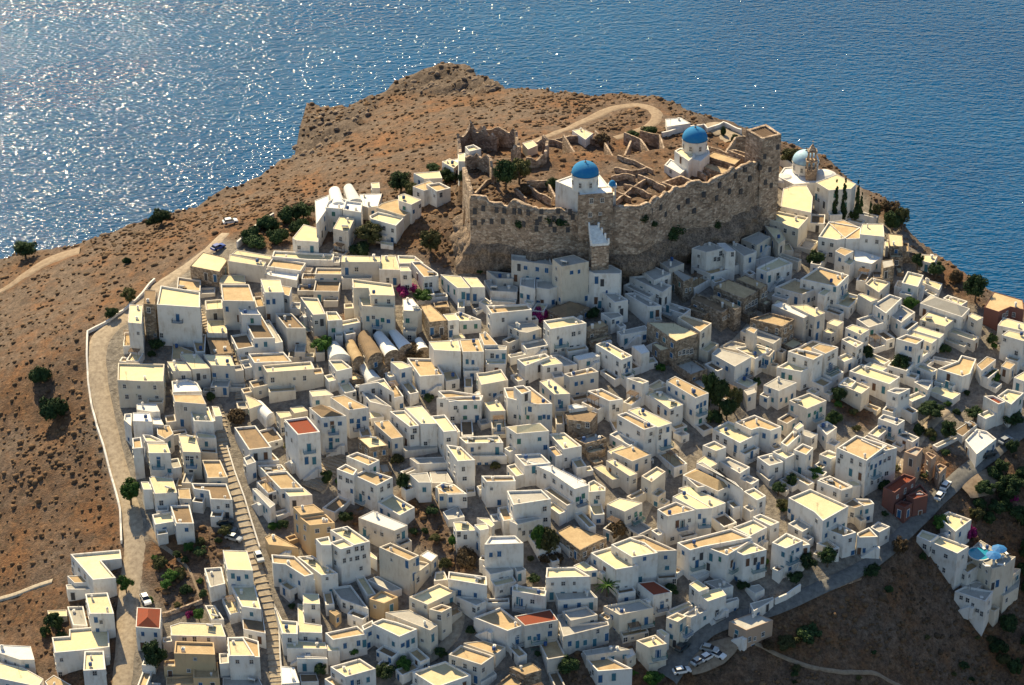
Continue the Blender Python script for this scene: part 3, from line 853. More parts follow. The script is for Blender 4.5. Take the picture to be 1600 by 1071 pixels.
+gn w 120 970,560 1030,540 1075,545 1020,590
+gn w 110 880,720 1040,640 1070,620 1060,690 940,760
+tp w 110 800,850 850,830 910,850 870,880
cp w 90 430,140 510,95 690,160 565,255
o W 325,370 360,395 395,410 285,470 490,445 425,535 475,555 485,660 592,685 735,870 620,450 670,600
o D 670,715 720,715 855,680 890,660 620,470
o W 610,770 660,790 700,830 780,900
o B 960,700 1030,680
@0,857
wn w 110 -60,750 240,765 270,870 155,870 -60,800
cn w 90 -80,880 180,930 340,1020 300,1080 -80,1000
tn w 90 350,1040 420,990 560,1070 400,1120
cn w 40 370,485 520,480 525,530 380,530
o D 125,1025
o W 480,870 470,985 740,970 570,165 575,1040
@300,857
bn w 80 385,415 545,465 575,665 400,630
tp w 150 275,695 410,690 520,725 530,850 285,840
gn w 40 240,1010 520,1010 560,1090 240,1090
cp w 150 640,430 705,560 825,570 825,670 705,665
+cn w 120 825,430 870,440 880,580 1015,600 1015,660 830,655
cn w 100 735,715 1040,735 1055,785 740,780
+gn w 100 815,840 1050,850 1060,865 820,860
wn w 100 690,920 800,930 840,1050 700,1060
cn w 100 1055,755 1140,760 1155,800 1060,800
tn o 80 1070,490 1110,475 1165,500 1120,530
tp w 150 1040,660 1290,605 1365,670 1100,715
cp w 150 1080,925 1310,860 1435,940 1200,1005
tp w 90 1035,1020 1110,990 1225,1060 1130,1090
bn w 40 840,980 970,980 990,1040 850,1045
o W 1125,350 355,885 465,885 945,455 650,480 1300,1045 1370,555
o B 1135,560 1195,760 1300,740 1375,1025 1250,1050 
o D 720,310 825,375 1360,740 880,930 
@560,857
gp w 110 760,375 950,380 1000,410 920,450
cp w 180 100,585 190,548 300,575 460,630 320,690
+cp w 150 25,605 110,560 120,600 40,640
gn w 170 210,500 400,480 620,600 560,640
cp w 160 1200,295 1230,285 1470,330 1460,375 1200,330
tp w 140 900,540 1110,460 1290,600 1165,645
rg w 150 1220,530 1500,475 1560,560 1300,605
tp w 150 705,830 800,755 1060,840 960,910
+tn w 90 820,740 980,720 1150,770 1070,830
cp w 130 420,965 680,880 880,990 610,1085
tn s 100 1180,930 1350,890 1430,950 1300,990
gn w 60 940,990 1050,950 1080,980 960,1050
o W 785,440 1020,665 660,545 700,520 500,720 650,655 755,650 1245,690 910,485 930,475 950,465 1360,415 1215,1005 975,950 695,695
o B 155,690 275,745 150,800 250,840 345,755 425,720 5,745 70,1020 1070,260 1160,240 1335,700 1495,665 1380,705
o D 720,415 60,740 385,745 455,885 580,700 1250,410 1110,250 1210,830 1465,760 1250,230
o K 1245,735 1405,715 1400,770 640,740 1270,440
@840,857
rn w 150 780,270 910,255 1050,340 905,368
gp w 130 515,450 800,395 905,465 640,520
+gn w 60 640,560 920,500 920,520 700,580
gp w 130 190,490 380,450 470,520 260,565
+gp w 80 150,520 190,510 270,590 550,570 560,600 200,690
gn w 60 160,670 420,650 540,680 200,720
gn w 80 350,800 600,760 720,790 380,840
tp w 110 340,820 460,800 740,940 470,960
cp w 160 770,720 920,675 1010,745 870,775
+wn w 80 650,805 740,780 770,830 700,865
+wn w 70 840,870 900,860 940,895 870,910
cp w 190 1005,540 1090,500 1165,530 1095,575
+gp w 100 1090,640 1190,600 1200,620 1120,670
cn w 160 1185,280 1250,245 1340,310 1260,340
+cn w 160 1240,345 1430,305 1475,365 1330,415
gp w 130 1130,520 1240,450 1560,380 1575,400 1340,480 1200,540
cn w 110 930,640 970,630 1030,670 990,690
wn w 60 1180,200 1300,160 1340,190 1240,240
gn w 90 1300,260 1430,235 1530,295 1420,325
o W 530,165 620,310 680,295 795,350 1085,245 1010,405 970,420 470,635 95,665 740,695 660,680 870,640 1160,705 725,885 100,605 1385,1000 1225,80 1290,75 1350,70 1215,345 415,975 1420,960
o B 250,745 370,735 1540,485 1460,490 1360,610 435,195 600,640 
o D 310,750 445,735 490,1020 595,1005 1400,510 935,820 780,900 855,940 1070,745 1120,620 1550,250 550,690 800,250 
o K 1410,545 945,840 970,460 750,600 1160,650 870,580 
@1100,857
gn k 130 195,572 390,500 540,560 330,640
gn w 60 320,300 430,280 475,320 400,355
gn w 30 360,430 540,380 545,400 390,490
o W 355,710 395,705 460,670 245,245 320,690 510,320
o D 495,440 380,780 250,700 370,470 810,235 875,240
o V 
@400,250,4.571
wn w 60 1330,10 1440,-10 1480,40 1400,65
cn w 100 1125,95 1310,80 1330,130 1200,135
tn w 100 1120,190 1240,150 1310,190 1200,220
+tp w 100 1215,175 1310,160 1390,200 1290,225
cn w 60 820,165 880,160 885,200 830,200
wv w 120 520,225 600,215 640,330 540,330
wv w 130 625,205 690,190 760,300 660,310
wn w 160 420,290 520,250 520,330 430,460
wp w 150 510,300 560,265 660,285 615,350 495,340
+wp w 150 640,290 760,305 750,375 620,355
cn w 130 600,400 705,415 660,515 550,490
wn w 80 740,245 900,240 870,330 800,340 740,320
tn w 90 900,310 1010,280 1100,375 1060,400 860,340
cn w 120 1015,255 1060,240 1180,285 1110,320 1020,290
cp w 110 810,400 870,370 1060,410 1000,470 820,420
cn w 90 260,560 340,460 445,490 445,585 290,575
cn w 30 890,580 980,590 980,615 890,600
o B 1125,370
o D 895,210 400,640 565,650
o W 605,565 605,640 1170,330 300,625 920,560 1320,250 
@650,180,4.571
cn w 80 185,335 240,310 310,345 270,380
cp w 100 350,225 410,210 465,240 380,260
+cn w 60 300,280 350,270 355,330 305,330
cn w 60 760,200 830,180 870,215 800,245
cn w 60 1115,110 1180,95 1265,130 1210,175
@950,160,4.571
wn w 50 410,120 520,110 590,150 420,175
@1200,200,4
cn w 100 160,360 240,360 280,430 270,530 80,490 95,380
cn w 160 300,340 430,290 550,350 520,380 380,390
cp w 130 380,585 580,620 480,690 430,700 315,680
+cn w 170 580,630 590,600 720,600 728,680 575,665
+tn w 130 375,590 470,575 580,625 575,690 490,695
wn w 100 540,760 600,775 710,810 650,850 540,830
tn w 130 420,770 455,745 535,770 480,800
gn s 130 710,830 780,820 790,860 720,880
cn w 60 955,790 1060,800 1035,850 960,830
cn w 60 730,710 800,700 800,740 735,740
+cn s 90 750,660 840,670 845,740 760,740
o W 785,690 650,490
o D 815,705 735,925 300,430
@950,160,4.571
*sx s 60 380,570 520,520 635,570 480,612
*tn s 60 625,440 655,420 895,490 845,518
*tn s 60 705,385 755,352 945,410 905,445
*sx s 60 860,345 900,335 1040,375 1000,400
"""
# ---------------------------------------------------------------- survey of the town's buildings
# roof form wall height corner corner ... ; '+' adds a wing to the house before it, '*' a room of the castle; 'o' lines are openings
blocks, openings = [], []
def parse(txt):
    ox = oy = 0; s = 5.0
    for l in txt.strip().splitlines():
        l = l.strip()
        if not l: continue
        if l[0] == '@':
            q = [float(v) for v in l[1:].split(',')]; ox, oy = q[0], q[1]; s = q[2] if len(q) > 2 else 5.0; continue
        w = l.split()
        if w[0] == 'o':
            for a in w[2:]:
                x, y = a.split(','); openings.append((w[1], ox + float(x) / s, oy + float(y) / s))
            continue
        own = w[0][0]
        if own in '+*': w[0] = w[0][1:]
        else: own = ''
        pts = [(ox + float(a.split(',')[0]) / s, oy + float(a.split(',')[1]) / s) for a in w[3:]]
        same = w[2] == '='
        w[2] = '99' if same else w[2]
        blocks.append(dict(same=same, own=own, roof=w[0][0], form=w[0][1], wall=w[1], h=float(w[2]) / s * (1.18 if float(w[2]) / s > 14 else 1.0), pts=pts))
parse(DATA)
def solve(bk, prev=None):
    pts = bk['pts']; f = max(pts, key=lambda p: p[1])
    b = G(f[0], f[1] + bk['h']); z = zat(b.y, f[1])
    z = max(z, b.z + (1.2 if bk['h'] < 10 else 2.2))
    if bk['same']: z = prev['z'] - .01
    for _ in range(8):
        poly = [P(px, py, z) for px, py in pts]
        hi = max(hgrid(p.x, p.y) for p in poly)
        if bk['form'] == 'x': hi -= 1
        if z >= hi + .45: break
        z = min(hi + .6, z + 3)
    poly = [P(px, py, z) for px, py in pts]
    a = sum(poly[i].x * poly[(i + 1) % len(poly)].y - poly[(i + 1) % len(poly)].x * poly[i].y for i in range(len(poly)))
    if a < 0: poly.reverse()
    bk['poly'] = poly; bk['z'] = z; bk['front'] = b.z
    bk['base'] = min(min(hgrid(p.x, p.y) for p in poly), b.z) - .8
    bk['area'] = abs(a) / 2
    c = sum(poly, Vector()) / len(poly); bk['c'] = c; bk['H'] = z - min(hgrid(p.x, p.y) for p in poly)
prev_ = None
for bk in blocks: solve(bk, prev_); prev_ = bk
# lower annexes and terraces in front of the houses, wherever the survey shows no other building
ar = random.Random(5)
def overl(pl, q, m=0.0):
    xs = [p.x for p in pl]; ys = [p.y for p in pl]; x2 = [p.x for p in q]; y2 = [p.y for p in q]
    if min(xs) > max(x2) + m or max(xs) < min(x2) - m or min(ys) > max(y2) + m or max(ys) < min(y2) - m: return False
    smp = lambda A: [A[i].lerp(A[(i + 1) % len(A)], t) for i in range(len(A)) for t in (0, .25, .5, .75)] + [sum(A, Vector()) / len(A)]
    for A, B in ((pl, q), (q, pl)):
        for p in smp(A):
            if pip(np.array(p.x), np.array(p.y), B): return True
    return False
for bk in blocks:
    bk['px'] = [Vector((a, b, 0)) for a, b in bk['pts']]
NOGO = []
for line, wd in (([(345,372),(300,412),(232,462),(165,520),(152,580),(172,670),(197,765),(213,850),(203,930),(192,1071)], 4.2), ([(336,636),(347,690),(357,740),(371,780),(394,858),(416,937),(427,1017),(434,1080)], 3.2), ([(1040,1060),(1110,980),(1200,955),(1300,912),(1385,862),(1450,795),(1530,722),(1610,655)], 4.0), ([(530,712),(486,765)], 5)):
    g = [G(a, b) for a, b in line]
    for a, b in zip(g[:-1], g[1:]):
        k = max(1, int((b - a).length / 1.5))
        NOGO += [(a.lerp(b, i / k), wd) for i in range(k)]
nbase = len(blocks)
wr = random.Random(8); lastw = 'w'
for bk in blocks:
    if bk['own'] == '+' and bk['wall'] == 'w': bk['wall'] = lastw if lastw in 'wcg' else 'w'
    elif bk['wall'] == 'w' and bk['own'] == '': q_ = wr.random(); bk['wall'] = 'c' if q_ < .12 else 'g' if q_ < .27 else 'w'; lastw = bk['wall']
    else: lastw = bk['wall']
for pas in (0, 1, 2):
  i = 0
  while i < len(blocks):
      bk = blocks[i]; j = i + 1
      while j < len(blocks) and blocks[j]['own'] == '+': j += 1
      if bk['own'] != '*' and bk['wall'] in 'wsocg' and bk['form'] != 'd' and 60 < bk['pts'][0][0]:
          new = []
          for src in blocks[i:j]:
              if src['H'] < (4.2 if pas == 0 else 1.9) or (pas == 1 and not src.get('annex') and ar.random() < .3): continue
              pl = src['poly']
              for e in range(len(pl)):
                  a, b = pl[e], pl[(e + 1) % len(pl)]; d = Vector((b.x - a.x, b.y - a.y, 0)); L = d.length
                  if L < 3: continue
                  d /= L; nr = Vector((d.y, -d.x, 0)); mid = (a + b) / 2
                  if nr.y > .45 or ar.random() < .06: continue
                  for dep in (ar.uniform(6, 8), ar.uniform(3.4, 5.2), ar.uniform(1.7, 2.6)):
                      s0, s1 = ar.choice(((0, 1), (0, .6), (.4, 1), (0, .8))); p0, p1 = a.lerp(b, s0) + d * .15, a.lerp(b, s1) - d * .15
                      q = [p0 - nr * .02, p1 - nr * .02, p1 + nr * dep, p0 + nr * dep][::-1]
                      gz = [hgrid(p.x, p.y) for p in q]; zz = min(max(gz[0], gz[1]) + ar.choice((1.1, 2.6, 2.9, 3.1)), src['z'] - 1.6); zz = max(zz, max(gz) + .5)
                      if zz > src['z'] - (1.0 if pas == 0 else .7): continue
                      q = [Vector((p.x, p.y, zz)) for p in q]
                      if any((p - n0).to_2d().length < wd for p in q + [sum(q, Vector()) / 4] for n0, wd in NOGO): continue
                      if any(o is not src and overl(q, o['poly']) for o in blocks if (o['c'] - src['c']).length < 30): continue
                      qp = [Vector((*proj(p), 0)) for p in q]
                      if any(o is not src and overl(qp, o['px']) for o in blocks if abs(o['px'][0].x - qp[0].x) < 90 and abs(o['px'][0].y - qp[0].y) < 90): continue
                      if not all(pip(np.array(p.x), np.array(p.y), [Vector((x_, y_, 0)) for x_, y_ in TOWN_PX]) for p in qp): continue
                      if any(pip(np.array(qp[0].x), np.array(qp[0].y), [Vector((x_, y_, 0)) for x_, y_ in f]) for f in FIELD_PX): continue
                      c = sum(q, Vector()) / 4; a2 = abs(sum(q[k].x * q[(k + 1) % 4].y - q[(k + 1) % 4].x * q[k].y for k in range(4))) / 2
                      if sum(q[k].x * q[(k + 1) % 4].y - q[(k + 1) % 4].x * q[k].y for k in range(4)) < 0: q.reverse(); qp.reverse()
                      nb = dict(own='+', roof=ar.choice('ctgtb'), form='p', wall=src['wall'], h=15, pts=[(p.x, p.y) for p in qp], px=qp, poly=q, z=zz, front=min(gz), base=min(gz) - .8, area=a2, c=c, H=zz - min(gz), annex=1)
                      new.append(nb); blocks.insert(j, nb); j += 1
                      break
      i = j
print('annexes', len(blocks) - nbase)
def inset(poly, d):
    n = len(poly); out = []
    for i in range(n):
        p0, p1, p2 = poly[i - 1], poly[i], poly[(i + 1) % n]
        a = Vector((p1.x - p0.x, p1.y - p0.y)).normalized(); b = Vector((p2.x - p1.x, p2.y - p1.y)).normalized()
        na, nb = Vector((-a.y, a.x)), Vector((-b.y, b.x)); m = na + nb
        k = m.length_squared
        m = (m / max(k, .5)) * 2 if k > 1e-6 else na
        if m.length > 2.2: m = m.normalized() * 2.2
        out.append(Vector((p1.x + m.x * d, p1.y + m.y * d, p1.z)))
    return out
def at(poly, z): return [Vector((p.x, p.y, z)) for p in poly]
WALLM = {'w': 'wall_w', 'c': 'wall_c', 'g': 'wall_g', 's': 'wall_s', 'o': 'wall_o', 'm': 'wall_m', 'k': 'wall_k'}
WNAME = {'w': 'white_house', 'c': 'cream_house', 'g': 'grey_house', 's': 'stone_house', 'o': 'ochre_house', 'm': 'maroon_house', 'k': 'brown_house'}
rnd = random.Random(11)
def build_block(bk, parent, wallmat=None):
    poly, z, base = bk['poly'], bk['z'], bk['base']; n = len(poly); form = bk['form']
    wm = wallmat or WALLM[bk['wall']]
    lip = {'p': .55, 'n': .14, 'x': 2.6, 'v': .05, 'y': .12, 'd': .1}.get(form, .14)
    th = {'p': .28, 'n': .16, 'x': .55, 'v': .2, 'y': .18}.get(form, .2)
    th = min(th, math.sqrt(bk['area']) * .12)
    w = MB(); inn = inset(poly, th)
    lo, hi = at(poly, base), at(poly, z)
    w.add(lo + hi, [(i, (i + 1) % n, n + (i + 1) % n, n + i) for i in range(n)])
    ih, il = at(inn, z), at(inn, z - lip)
    w.add(hi + ih, [(i, (i + 1) % n, n + (i + 1) % n, n + i) for i in range(n)])
    w.add(ih + il, [(i, n + i, n + (i + 1) % n, (i + 1) % n)[::-1] for i in range(n)])
    w.obj('wall', [wm], parent)
    r = MB(); rm = ROOF[bk['roof']].name.split('.')[0]
    if form == 'v' and n == 4:
        q = bk['pts']; zz = z - .05
        p = [P(a, b, zz) for a, b in q]      # back-left, back-right, front-right, front-left
        segs = 10; vs = []
        rad = (p[1] - p[0]).length / 2
        for e in ((p[0], p[1]), (p[3], p[2])):
            mid = (e[0] + e[1]) / 2; hv = (e[1] - e[0]) / 2
            for i in range(segs + 1):
                t = math.pi * i / segs; vs.append(mid - hv * math.cos(t) + Vector((0, 0, math.sin(t) * rad * .85)))
        m = segs + 1
        r.add(vs, [(i, i + 1, m + i + 1, m + i) for i in range(segs)])
        ends = [tuple(range(m - 1, -1, -1)), tuple(range(m, 2 * m))]
        r.add(vs, ends, 1 if bk['wall'] == 's' else 0)
        r.obj('vaulted_roof', [rm, wm], parent)
    elif form == 'y':
        fl = at(inn, z - lip + .02); k = len(fl)
        # ridge along the longest direction
        e = [(fl[(i + 1) % k] - fl[i]) for i in range(k)]; i0 = max(range(k), key=lambda i: e[i].length)
        d = e[i0].normalized(); nn = Vector((-d.y, d.x, 0)); c = sum(fl, Vector()) / k
        L = max((p - c).dot(d) for p in fl) - min((p - c).dot(d) for p in fl); Wd = max((p - c).dot(nn) for p in fl) - min((p - c).dot(nn) for p in fl)
        hr = Wd * .22 + .3; rl = max(L - Wd, 0) / 2
        a, b = c - d * rl + Vector((0, 0, hr)), c + d * rl + Vector((0, 0, hr))
        if rl < .3: r.add(fl + [a], [(i, (i + 1) % k, k) for i in range(k)])
        else:
            near = [0 if (p - c).dot(d) < 0 else 1 for p in fl]; vs = fl + [a, b]; fs = []
            for i in range(k):
                j = (i + 1) % k
                if near[i] == near[j]: fs.append((i, j, k + near[i]))
                else: fs.append((i, j, k + near[j], k + near[i]))
            r.add(vs, fs)
        r.obj('hipped_roof', [rm], parent)
    elif form == 'd':
        pass
    else:
        fl = at([p for p in inset(poly, th - .02)], z - lip + .01)
        r.add(fl, [tuple(range(n))]); r.obj('roof', [rm], parent)
    return w

# shared opening meshes: local x = along wall, -y = outward, origin at the centre of the opening
def mk_window(w, h, pane='pane', fr='frame'):
    a = MB(); t = .09
    for x in (-w / 2 - t / 2, w / 2 + t / 2): a.box((x, -.03, 0), (t, .10, h + 2 * t), 0)
    for z in (-h / 2 - t / 2, h / 2 + t / 2): a.box((0, -.035, z), (w, .11, t), 0)
    a.box((0, -.045, -h / 2 - t * 1.2), (w + .3, .18, .07), 0)
    b = MB(); b.box((0, -.012, 0), (w, .04, h), 0)
    c = MB(); c.box((0, -.04, 0), (.05, .03, h), 0); c.box((0, -.04, 0), (w, .03, .05), 0)
    a.add(c.v, c.f, 0)
    return a.mesh('window', [fr]), b.mesh('pane', [pane])
def mk_shutter(w, h, mat):
    a = MB()
    for s in (-1, 1):
        a.box((s * w / 4, -.07, 0), (w / 2 - .03, .05, h), 0)
        for k in range(5): a.box((s * w / 4, -.10, -h / 2 + h * (k + .5) / 5), (w / 2 - .12, .02, h / 8), 0)
    return a.mesh('shutter', [mat])
def mk_door(w, h, mat):
    a = MB(); t = .1
    for x in (-w / 2 - t / 2, w / 2 + t / 2): a.box((x, -.03, 0), (t, .12, h), 0)
    a.box((0, -.035, h / 2 + t / 2), (w + 2 * t, .14, t), 0)
    b = MB(); b.box((0, -.015, 0), (w, .05, h), 0)
    for s in (-1, 1): b.box((s * w / 4, -.045, h * .2), (w / 2 - .14, .02, h * .45), 0); b.box((s * w / 4, -.045, -h * .28), (w / 2 - .14, .02, h * .3), 0)
    return a.mesh('door', ['frame']), b.mesh('door_leaf', [mat])
WIN = mk_window(.85, 1.25); WINS = mk_window(.65, .85); WINB = mk_window(1.3, 1.3)
SH = {k: mk_shutter(.9, 1.35, m) for k, m in (('B', 'blue'), ('G', 'green'), ('R', 'brown'), ('T', 'teal'))}
DR = {k: mk_door(.95, 2.15, m) for k, m in (('D', 'blue'), ('k', 'darkgrey'), ('g', 'green'), ('t', 'teal'), ('b', 'brown'))}
def mk_balcony(w, mat):
    a = MB(); a.box((0, -.55, -.08), (w, 1.15, .16), 0)
    b = MB(); H = .95
    for x in (-w / 2 + .04, w / 2 - .04): b.box((x, -.55, H), (.05, 1.1, .06)); 
    b.box((0, -1.1, H), (w, .06, .06)); b.box((0, -1.1, .08), (w, .04, .04))
    n = int(w / .22)
    for i in range(n + 1): b.box((-w / 2 + .04 + (w - .08) * i / n, -1.1, H / 2), (.035, .035, H))
    for x in (-w / 2 + .04, w / 2 - .04):
        for k in range(1, 5): b.box((x, -.22 * k, H / 2), (.035, .035, H))
    c = MB(); c.add(b.v, b.f)
    return a.mesh('balcony', ['frame']), c.mesh('railing', [mat])
BAL = [mk_balcony(3.0, 'teal'), mk_balcony(2.6, 'blue'), mk_balcony(3.6, 'green'), mk_balcony(2.8, 'darkgrey')]
cm = MB(); cm.box((0, 0, .5), (.5, .5, 1.0)); cm.box((0, 0, 1.06), (.64, .64, .12)); cm.box((0, 0, 1.2), (.3, .3, .2)); CHIM = cm.mesh('chimney', ['wall_w'])
st = MB()
for k in range(13): st.box((-1.75 + k * .28, -.5, .12 + k * .11 - .4), (.29, .95, .24 + k * .22 + .8))
st.box((1.95 + .35, -.5, 1.25), (.9, .95, 3.1)); STAIR = st.mesh('outside_stair', ['wall_w'])
pg = MB()
for x in (-1.3, 1.3):
    for y in (-1.0, 1.0): pg.box((x, y, 1.15), (.1, .1, 2.3))
for x in (-1.3, 1.3): pg.box((x, 0, 2.33), (.1, 2.4, .1))
for k in range(9): pg.box((0, -1.1 + k * .275, 2.42), (3.0, .1, .07))
PERG = pg.mesh('pergola', ['wood'])
ta = MB(); ta.box((0, 0, .38), (.9, .9, .06)); ta.box((0, 0, .18), (.1, .1, .36)); 
for a_ in range(4): ta.box((.75 * math.cos(a_ * 1.57), .75 * math.sin(a_ * 1.57), .22), (.35, .35, .44))
tm = MB(); tm.lathe((0, 0, 0), [(0, .35), (.42, .35), (.42, 1.1), (.3, 1.2), (0, 1.22)], 12); TANK = tm.mesh('water_tank', ['tank'])
for x in (-.3, .3):
    for y in (-.3, .3): pass
am = MB(); am.tube((0, 0, 0), (0, 0, 2.2), .03, .02, 5)
for k in range(5): am.box((0, 0, 2.1 - .22 * k), (.9 - .1 * k, .025, .025))
ANT = am.mesh('antenna', ['darkgrey'])
sm_ = MB(); sm_.add([(-.9, -.6, .15), (.9, -.6, .15), (.9, .5, .95), (-.9, .5, .95), (-.9, -.6, .08), (.9, -.6, .08), (.9, .55, .88), (-.9, .55, .88)], [(0, 1, 2, 3), (7, 6, 5, 4), (0, 4, 5, 1), (1, 5, 6, 2), (2, 6, 7, 3), (3, 7, 4, 0)], 0)
sm_.tube((-.85, .75, 1.15), (.85, .75, 1.15), .25, .25, 10, 1)
for x in (-.7, .7): sm_.tube((x, .6, 0), (x, .7, 1.0), .03, .03, 4, 1)
SOL = sm_.mesh('solar_heater', ['glass', 'frame'])

houses = []           # dict(obj, blocks, counts)
castle_rooms = []
facades = []          # (house index, p0, p1, n, z0, z1)
for bk in blocks:
    if bk['own'] == '*': castle_rooms.append(bk); bk['hid'] = -1; continue
    if bk['own'] == '+' and houses: houses[-1]['b'].append(bk); bk['hid'] = len(houses) - 1
    else: houses.append(dict(b=[bk])); bk['hid'] = len(houses) - 1
def add_facades(poly, base, z, hid, lst):
    n = len(poly)
    for i in range(n):
        a, b = poly[i], poly[(i + 1) % n]; d = Vector((b.x - a.x, b.y - a.y, 0)); L = d.length
        if L < .6: continue
        d /= L; nrm = Vector((d.y, -d.x, 0))
        mid = (a + b) / 2
        lst.append([hid, a.copy(), d, L, nrm, base, z, 0, mid])
for h_i, h in enumerate(houses):
    m = h['b'][0]; c = m['c']
    root = empty(WNAME[m['wall']], (c.x, c.y, m['front'])); h['o'] = root
    for bk in h['b']: add_facades(bk['poly'], bk['base'], bk['z'], h_i, facades)
    h['n'] = dict(B=0, W=0, D=0, G=0, K=0, R=0)
def place(o, parent):
    o.parent = parent; o.matrix_parent_inverse = Matrix.Translation(-parent.location)
def child(name, me, parent, loc, rz, sub=None):
    o = link(name, me); o.location = loc; o.rotation_euler = (0, 0, rz); o.parent = parent
    if parent.type == 'EMPTY': o.location = Vector(loc) - parent.location
    return o
CAMP = Vector((0, 0, CAM_H))
def hit(px, py, cand):
    dx, dy, dz = ray(px, py); best = None
    for f in cand:
        a, d, L, n = f[1], f[2], f[3], f[4]
        den = dx * n.x + dy * n.y
        if den > -1e-4: continue
        t = ((a.x) * n.x + (a.y) * n.y) / den
        if t < 10: continue
        x, y, z = dx * t, dy * t, CAM_H + dz * t
        s = (x - a.x) * d.x + (y - a.y) * d.y
        if -.3 <= s <= L + .3 and f[5] - .3 <= z <= f[6] + .5:
            if best is None or t < best[0]: best = (t, f, s, z)
    return best
def put_opening(kind, f, s, z, root, cnt):
    a, d, L, n, zb, zt = f[1], f[2], f[3], f[4], f[5], f[6]
    rz = math.atan2(d.y, d.x)
    hw = {'W': .6, 'B': .6, 'G': .6, 'D': .6, 'R': .5, 'K': 1.7, 'V': .8}[kind]
    if L < hw * 2: return
    s = min(max(s, hw), L - hw); hh = {'K': .4, 'D': 1.2}.get(kind, .75)
    z = min(z, zt - hh - .15)
    p = Vector((a.x + d.x * s, a.y + d.y * s, z)) + n * .02
    for q in f_used.get(id(f), []):
        if abs(q[0] - s) < (.95 if kind != 'K' and q[2] != 'K' else 0) and abs(q[1] - z) < 1.4: return
    f_used.setdefault(id(f), []).append((s, z, kind)); f[7] += 1; cnt[kind if kind in cnt else 'W'] += 1
    q = rnd.random()
    if kind in 'WBGRV':
        fr, pn = (WINS if q < .25 and kind == 'W' else WIN)
        w = child('window', fr, root, p, rz); w.scale = (rnd.uniform(.78, 1.15), rnd.uniform(.8, 1.5), rnd.uniform(.75, 1.12)); pc = link('pane', pn, w)
        if kind in 'BGR': link('shutter', SH['T' if kind == 'B' and q < .25 else kind], w)
    elif kind == 'D':
        k = 'D' if q < .30 else 't' if q < .55 else 'k' if q < .8 else 'b'
        fr, lf = DR[k]; w = child('door', fr, root, p, rz); link('door_leaf', lf, w)
    elif kind == 'K':
        bm, rm = BAL[int(q * 4)]
        w = child('balcony', bm, root, p - Vector((0, 0, .5)), rz); link('railing', rm, w)
        fr, lf = DR['t' if q < .5 else 'D']
        for sx in (-.0,):
            dd_ = child('door', fr, root, p + Vector((d.x * sx, d.y * sx, .65)), rz); link('door_leaf', lf, dd_)
f_used = {}
cfac = []
# ---------------------------------------------------------------- castle on its rock
castle = empty('castle', P(900, 330, PLZ)); tag(castle, 'brown stone castle ruin with high curtain walls crowning the hill', 'castle')
def offs(o): return o
def cparent(o, root):
    o.parent = root; o.location = -root.location if root.type == 'EMPTY' else (0, 0, 0); return o
BASEPX = {0: (712, 300), 1: (708, 426), 2: (797, 410), 3: (829, 405), 4: (900, 398), 5: (950, 410), 6: (990, 418), 7: (1022, 408), 8: (1055, 400), 9: (1092, 392), 10: (1115, 380), 11: (1142, 368), 12: (1152, 356), 13: (1180, 340), 14: (1208, 322)}
top = cas_top; n_c = len(top)
def dens(pts, step=.9):
    out = []
    for a, b in zip(pts[:-1], pts[1:]):
        k = max(1, int((Vector(b) - Vector(a)).length / step))
        for i in range(k): out.append(Vector(a).lerp(Vector(b), i / k))
    out.append(Vector(pts[-1])); return out
bases = []
for i in range(n_c):
    g = G(*BASEPX[i]); bases.append(Vector((g.x, min(g.y, top[i].y - .5), g.z - 2.5)))
bases[0] = Vector((top[0].x - 4, top[0].y - 1, hgrid(top[0].x - 4, top[0].y) - 2))
MIDZ = 107.0
# masonry: vertical wall with walkway thickness
lens = [0]
for a, b in zip(top[:-1], top[1:]): lens.append(lens[-1] + (b - a).length)
def samp(pts, s):
    for i in range(len(lens) - 1):
        if s <= lens[i + 1] or i == len(lens) - 2:
            t = (s - lens[i]) / (lens[i + 1] - lens[i]); return pts[i].lerp(pts[i + 1], min(1, max(0, t)))
NS = int(lens[-1] / .8); mids = [Vector((t.x, t.y - .5, MIDZ)) for t in top]
V = []; rows_u = 12
nrm = lambda s: (lambda a, b: Vector(((b - a).y, -(b - a).x, 0)).normalized())(samp(top, max(0, s - 1.5)), samp(top, min(lens[-1], s + 1.5)))
for i in range(NS + 1):
    s = lens[-1] * i / NS; t = samp(top, s); m = samp(mids, s); n_ = nrm(s)
    hs = lambda q_, w_: (math.sin(math.floor(q_ / w_) * 12.9898 + w_) * 43758.5453) % 1.0
    jag = .3 * noise.noise(Vector((s * .5, 0, 3))) - 1.5 * (hs(s, 5.3) > .62) * hs(s, 5.3) - .8 * (hs(s, 2.1) > .7) if 14 < s else .1
    panel = .9 * (hs(s, 11.0) - .4) if 24 < s < lens[-1] - 10 else 0
    t = Vector((t.x, t.y, t.z + jag)) + n_ * panel; m = m + n_ * panel
    inn = t - n_ * 1.1
    V.append((inn.x, inn.y, PLZ - 2)); V.append((inn.x, inn.y, t.z)); 
    for k in range(rows_u + 1):
        f = k / rows_u; p = t.lerp(m, f); dsp = .35 * noise.noise(Vector((s * .35, p.z * .35, 0))) + .1 * noise.noise(Vector((s * 2, p.z * 2, 0)))
        p = p + n_ * dsp * (0 if k == 0 else 1); V.append((p.x, p.y, p.z))
M_ = rows_u + 3; V = np.array(V)
ii = np.arange((NS + 1) * M_).reshape(NS + 1, M_); F = np.stack([ii[:-1, :-1], ii[:-1, 1:], ii[1:, 1:], ii[1:, :-1]], -1).reshape(-1, 4)
cw = link('curtain_wall', np_mesh('curtain_wall', V, F, 'castle_masonry', smooth=False)); cparent(cw, castle)
V = []; rows_l = 22
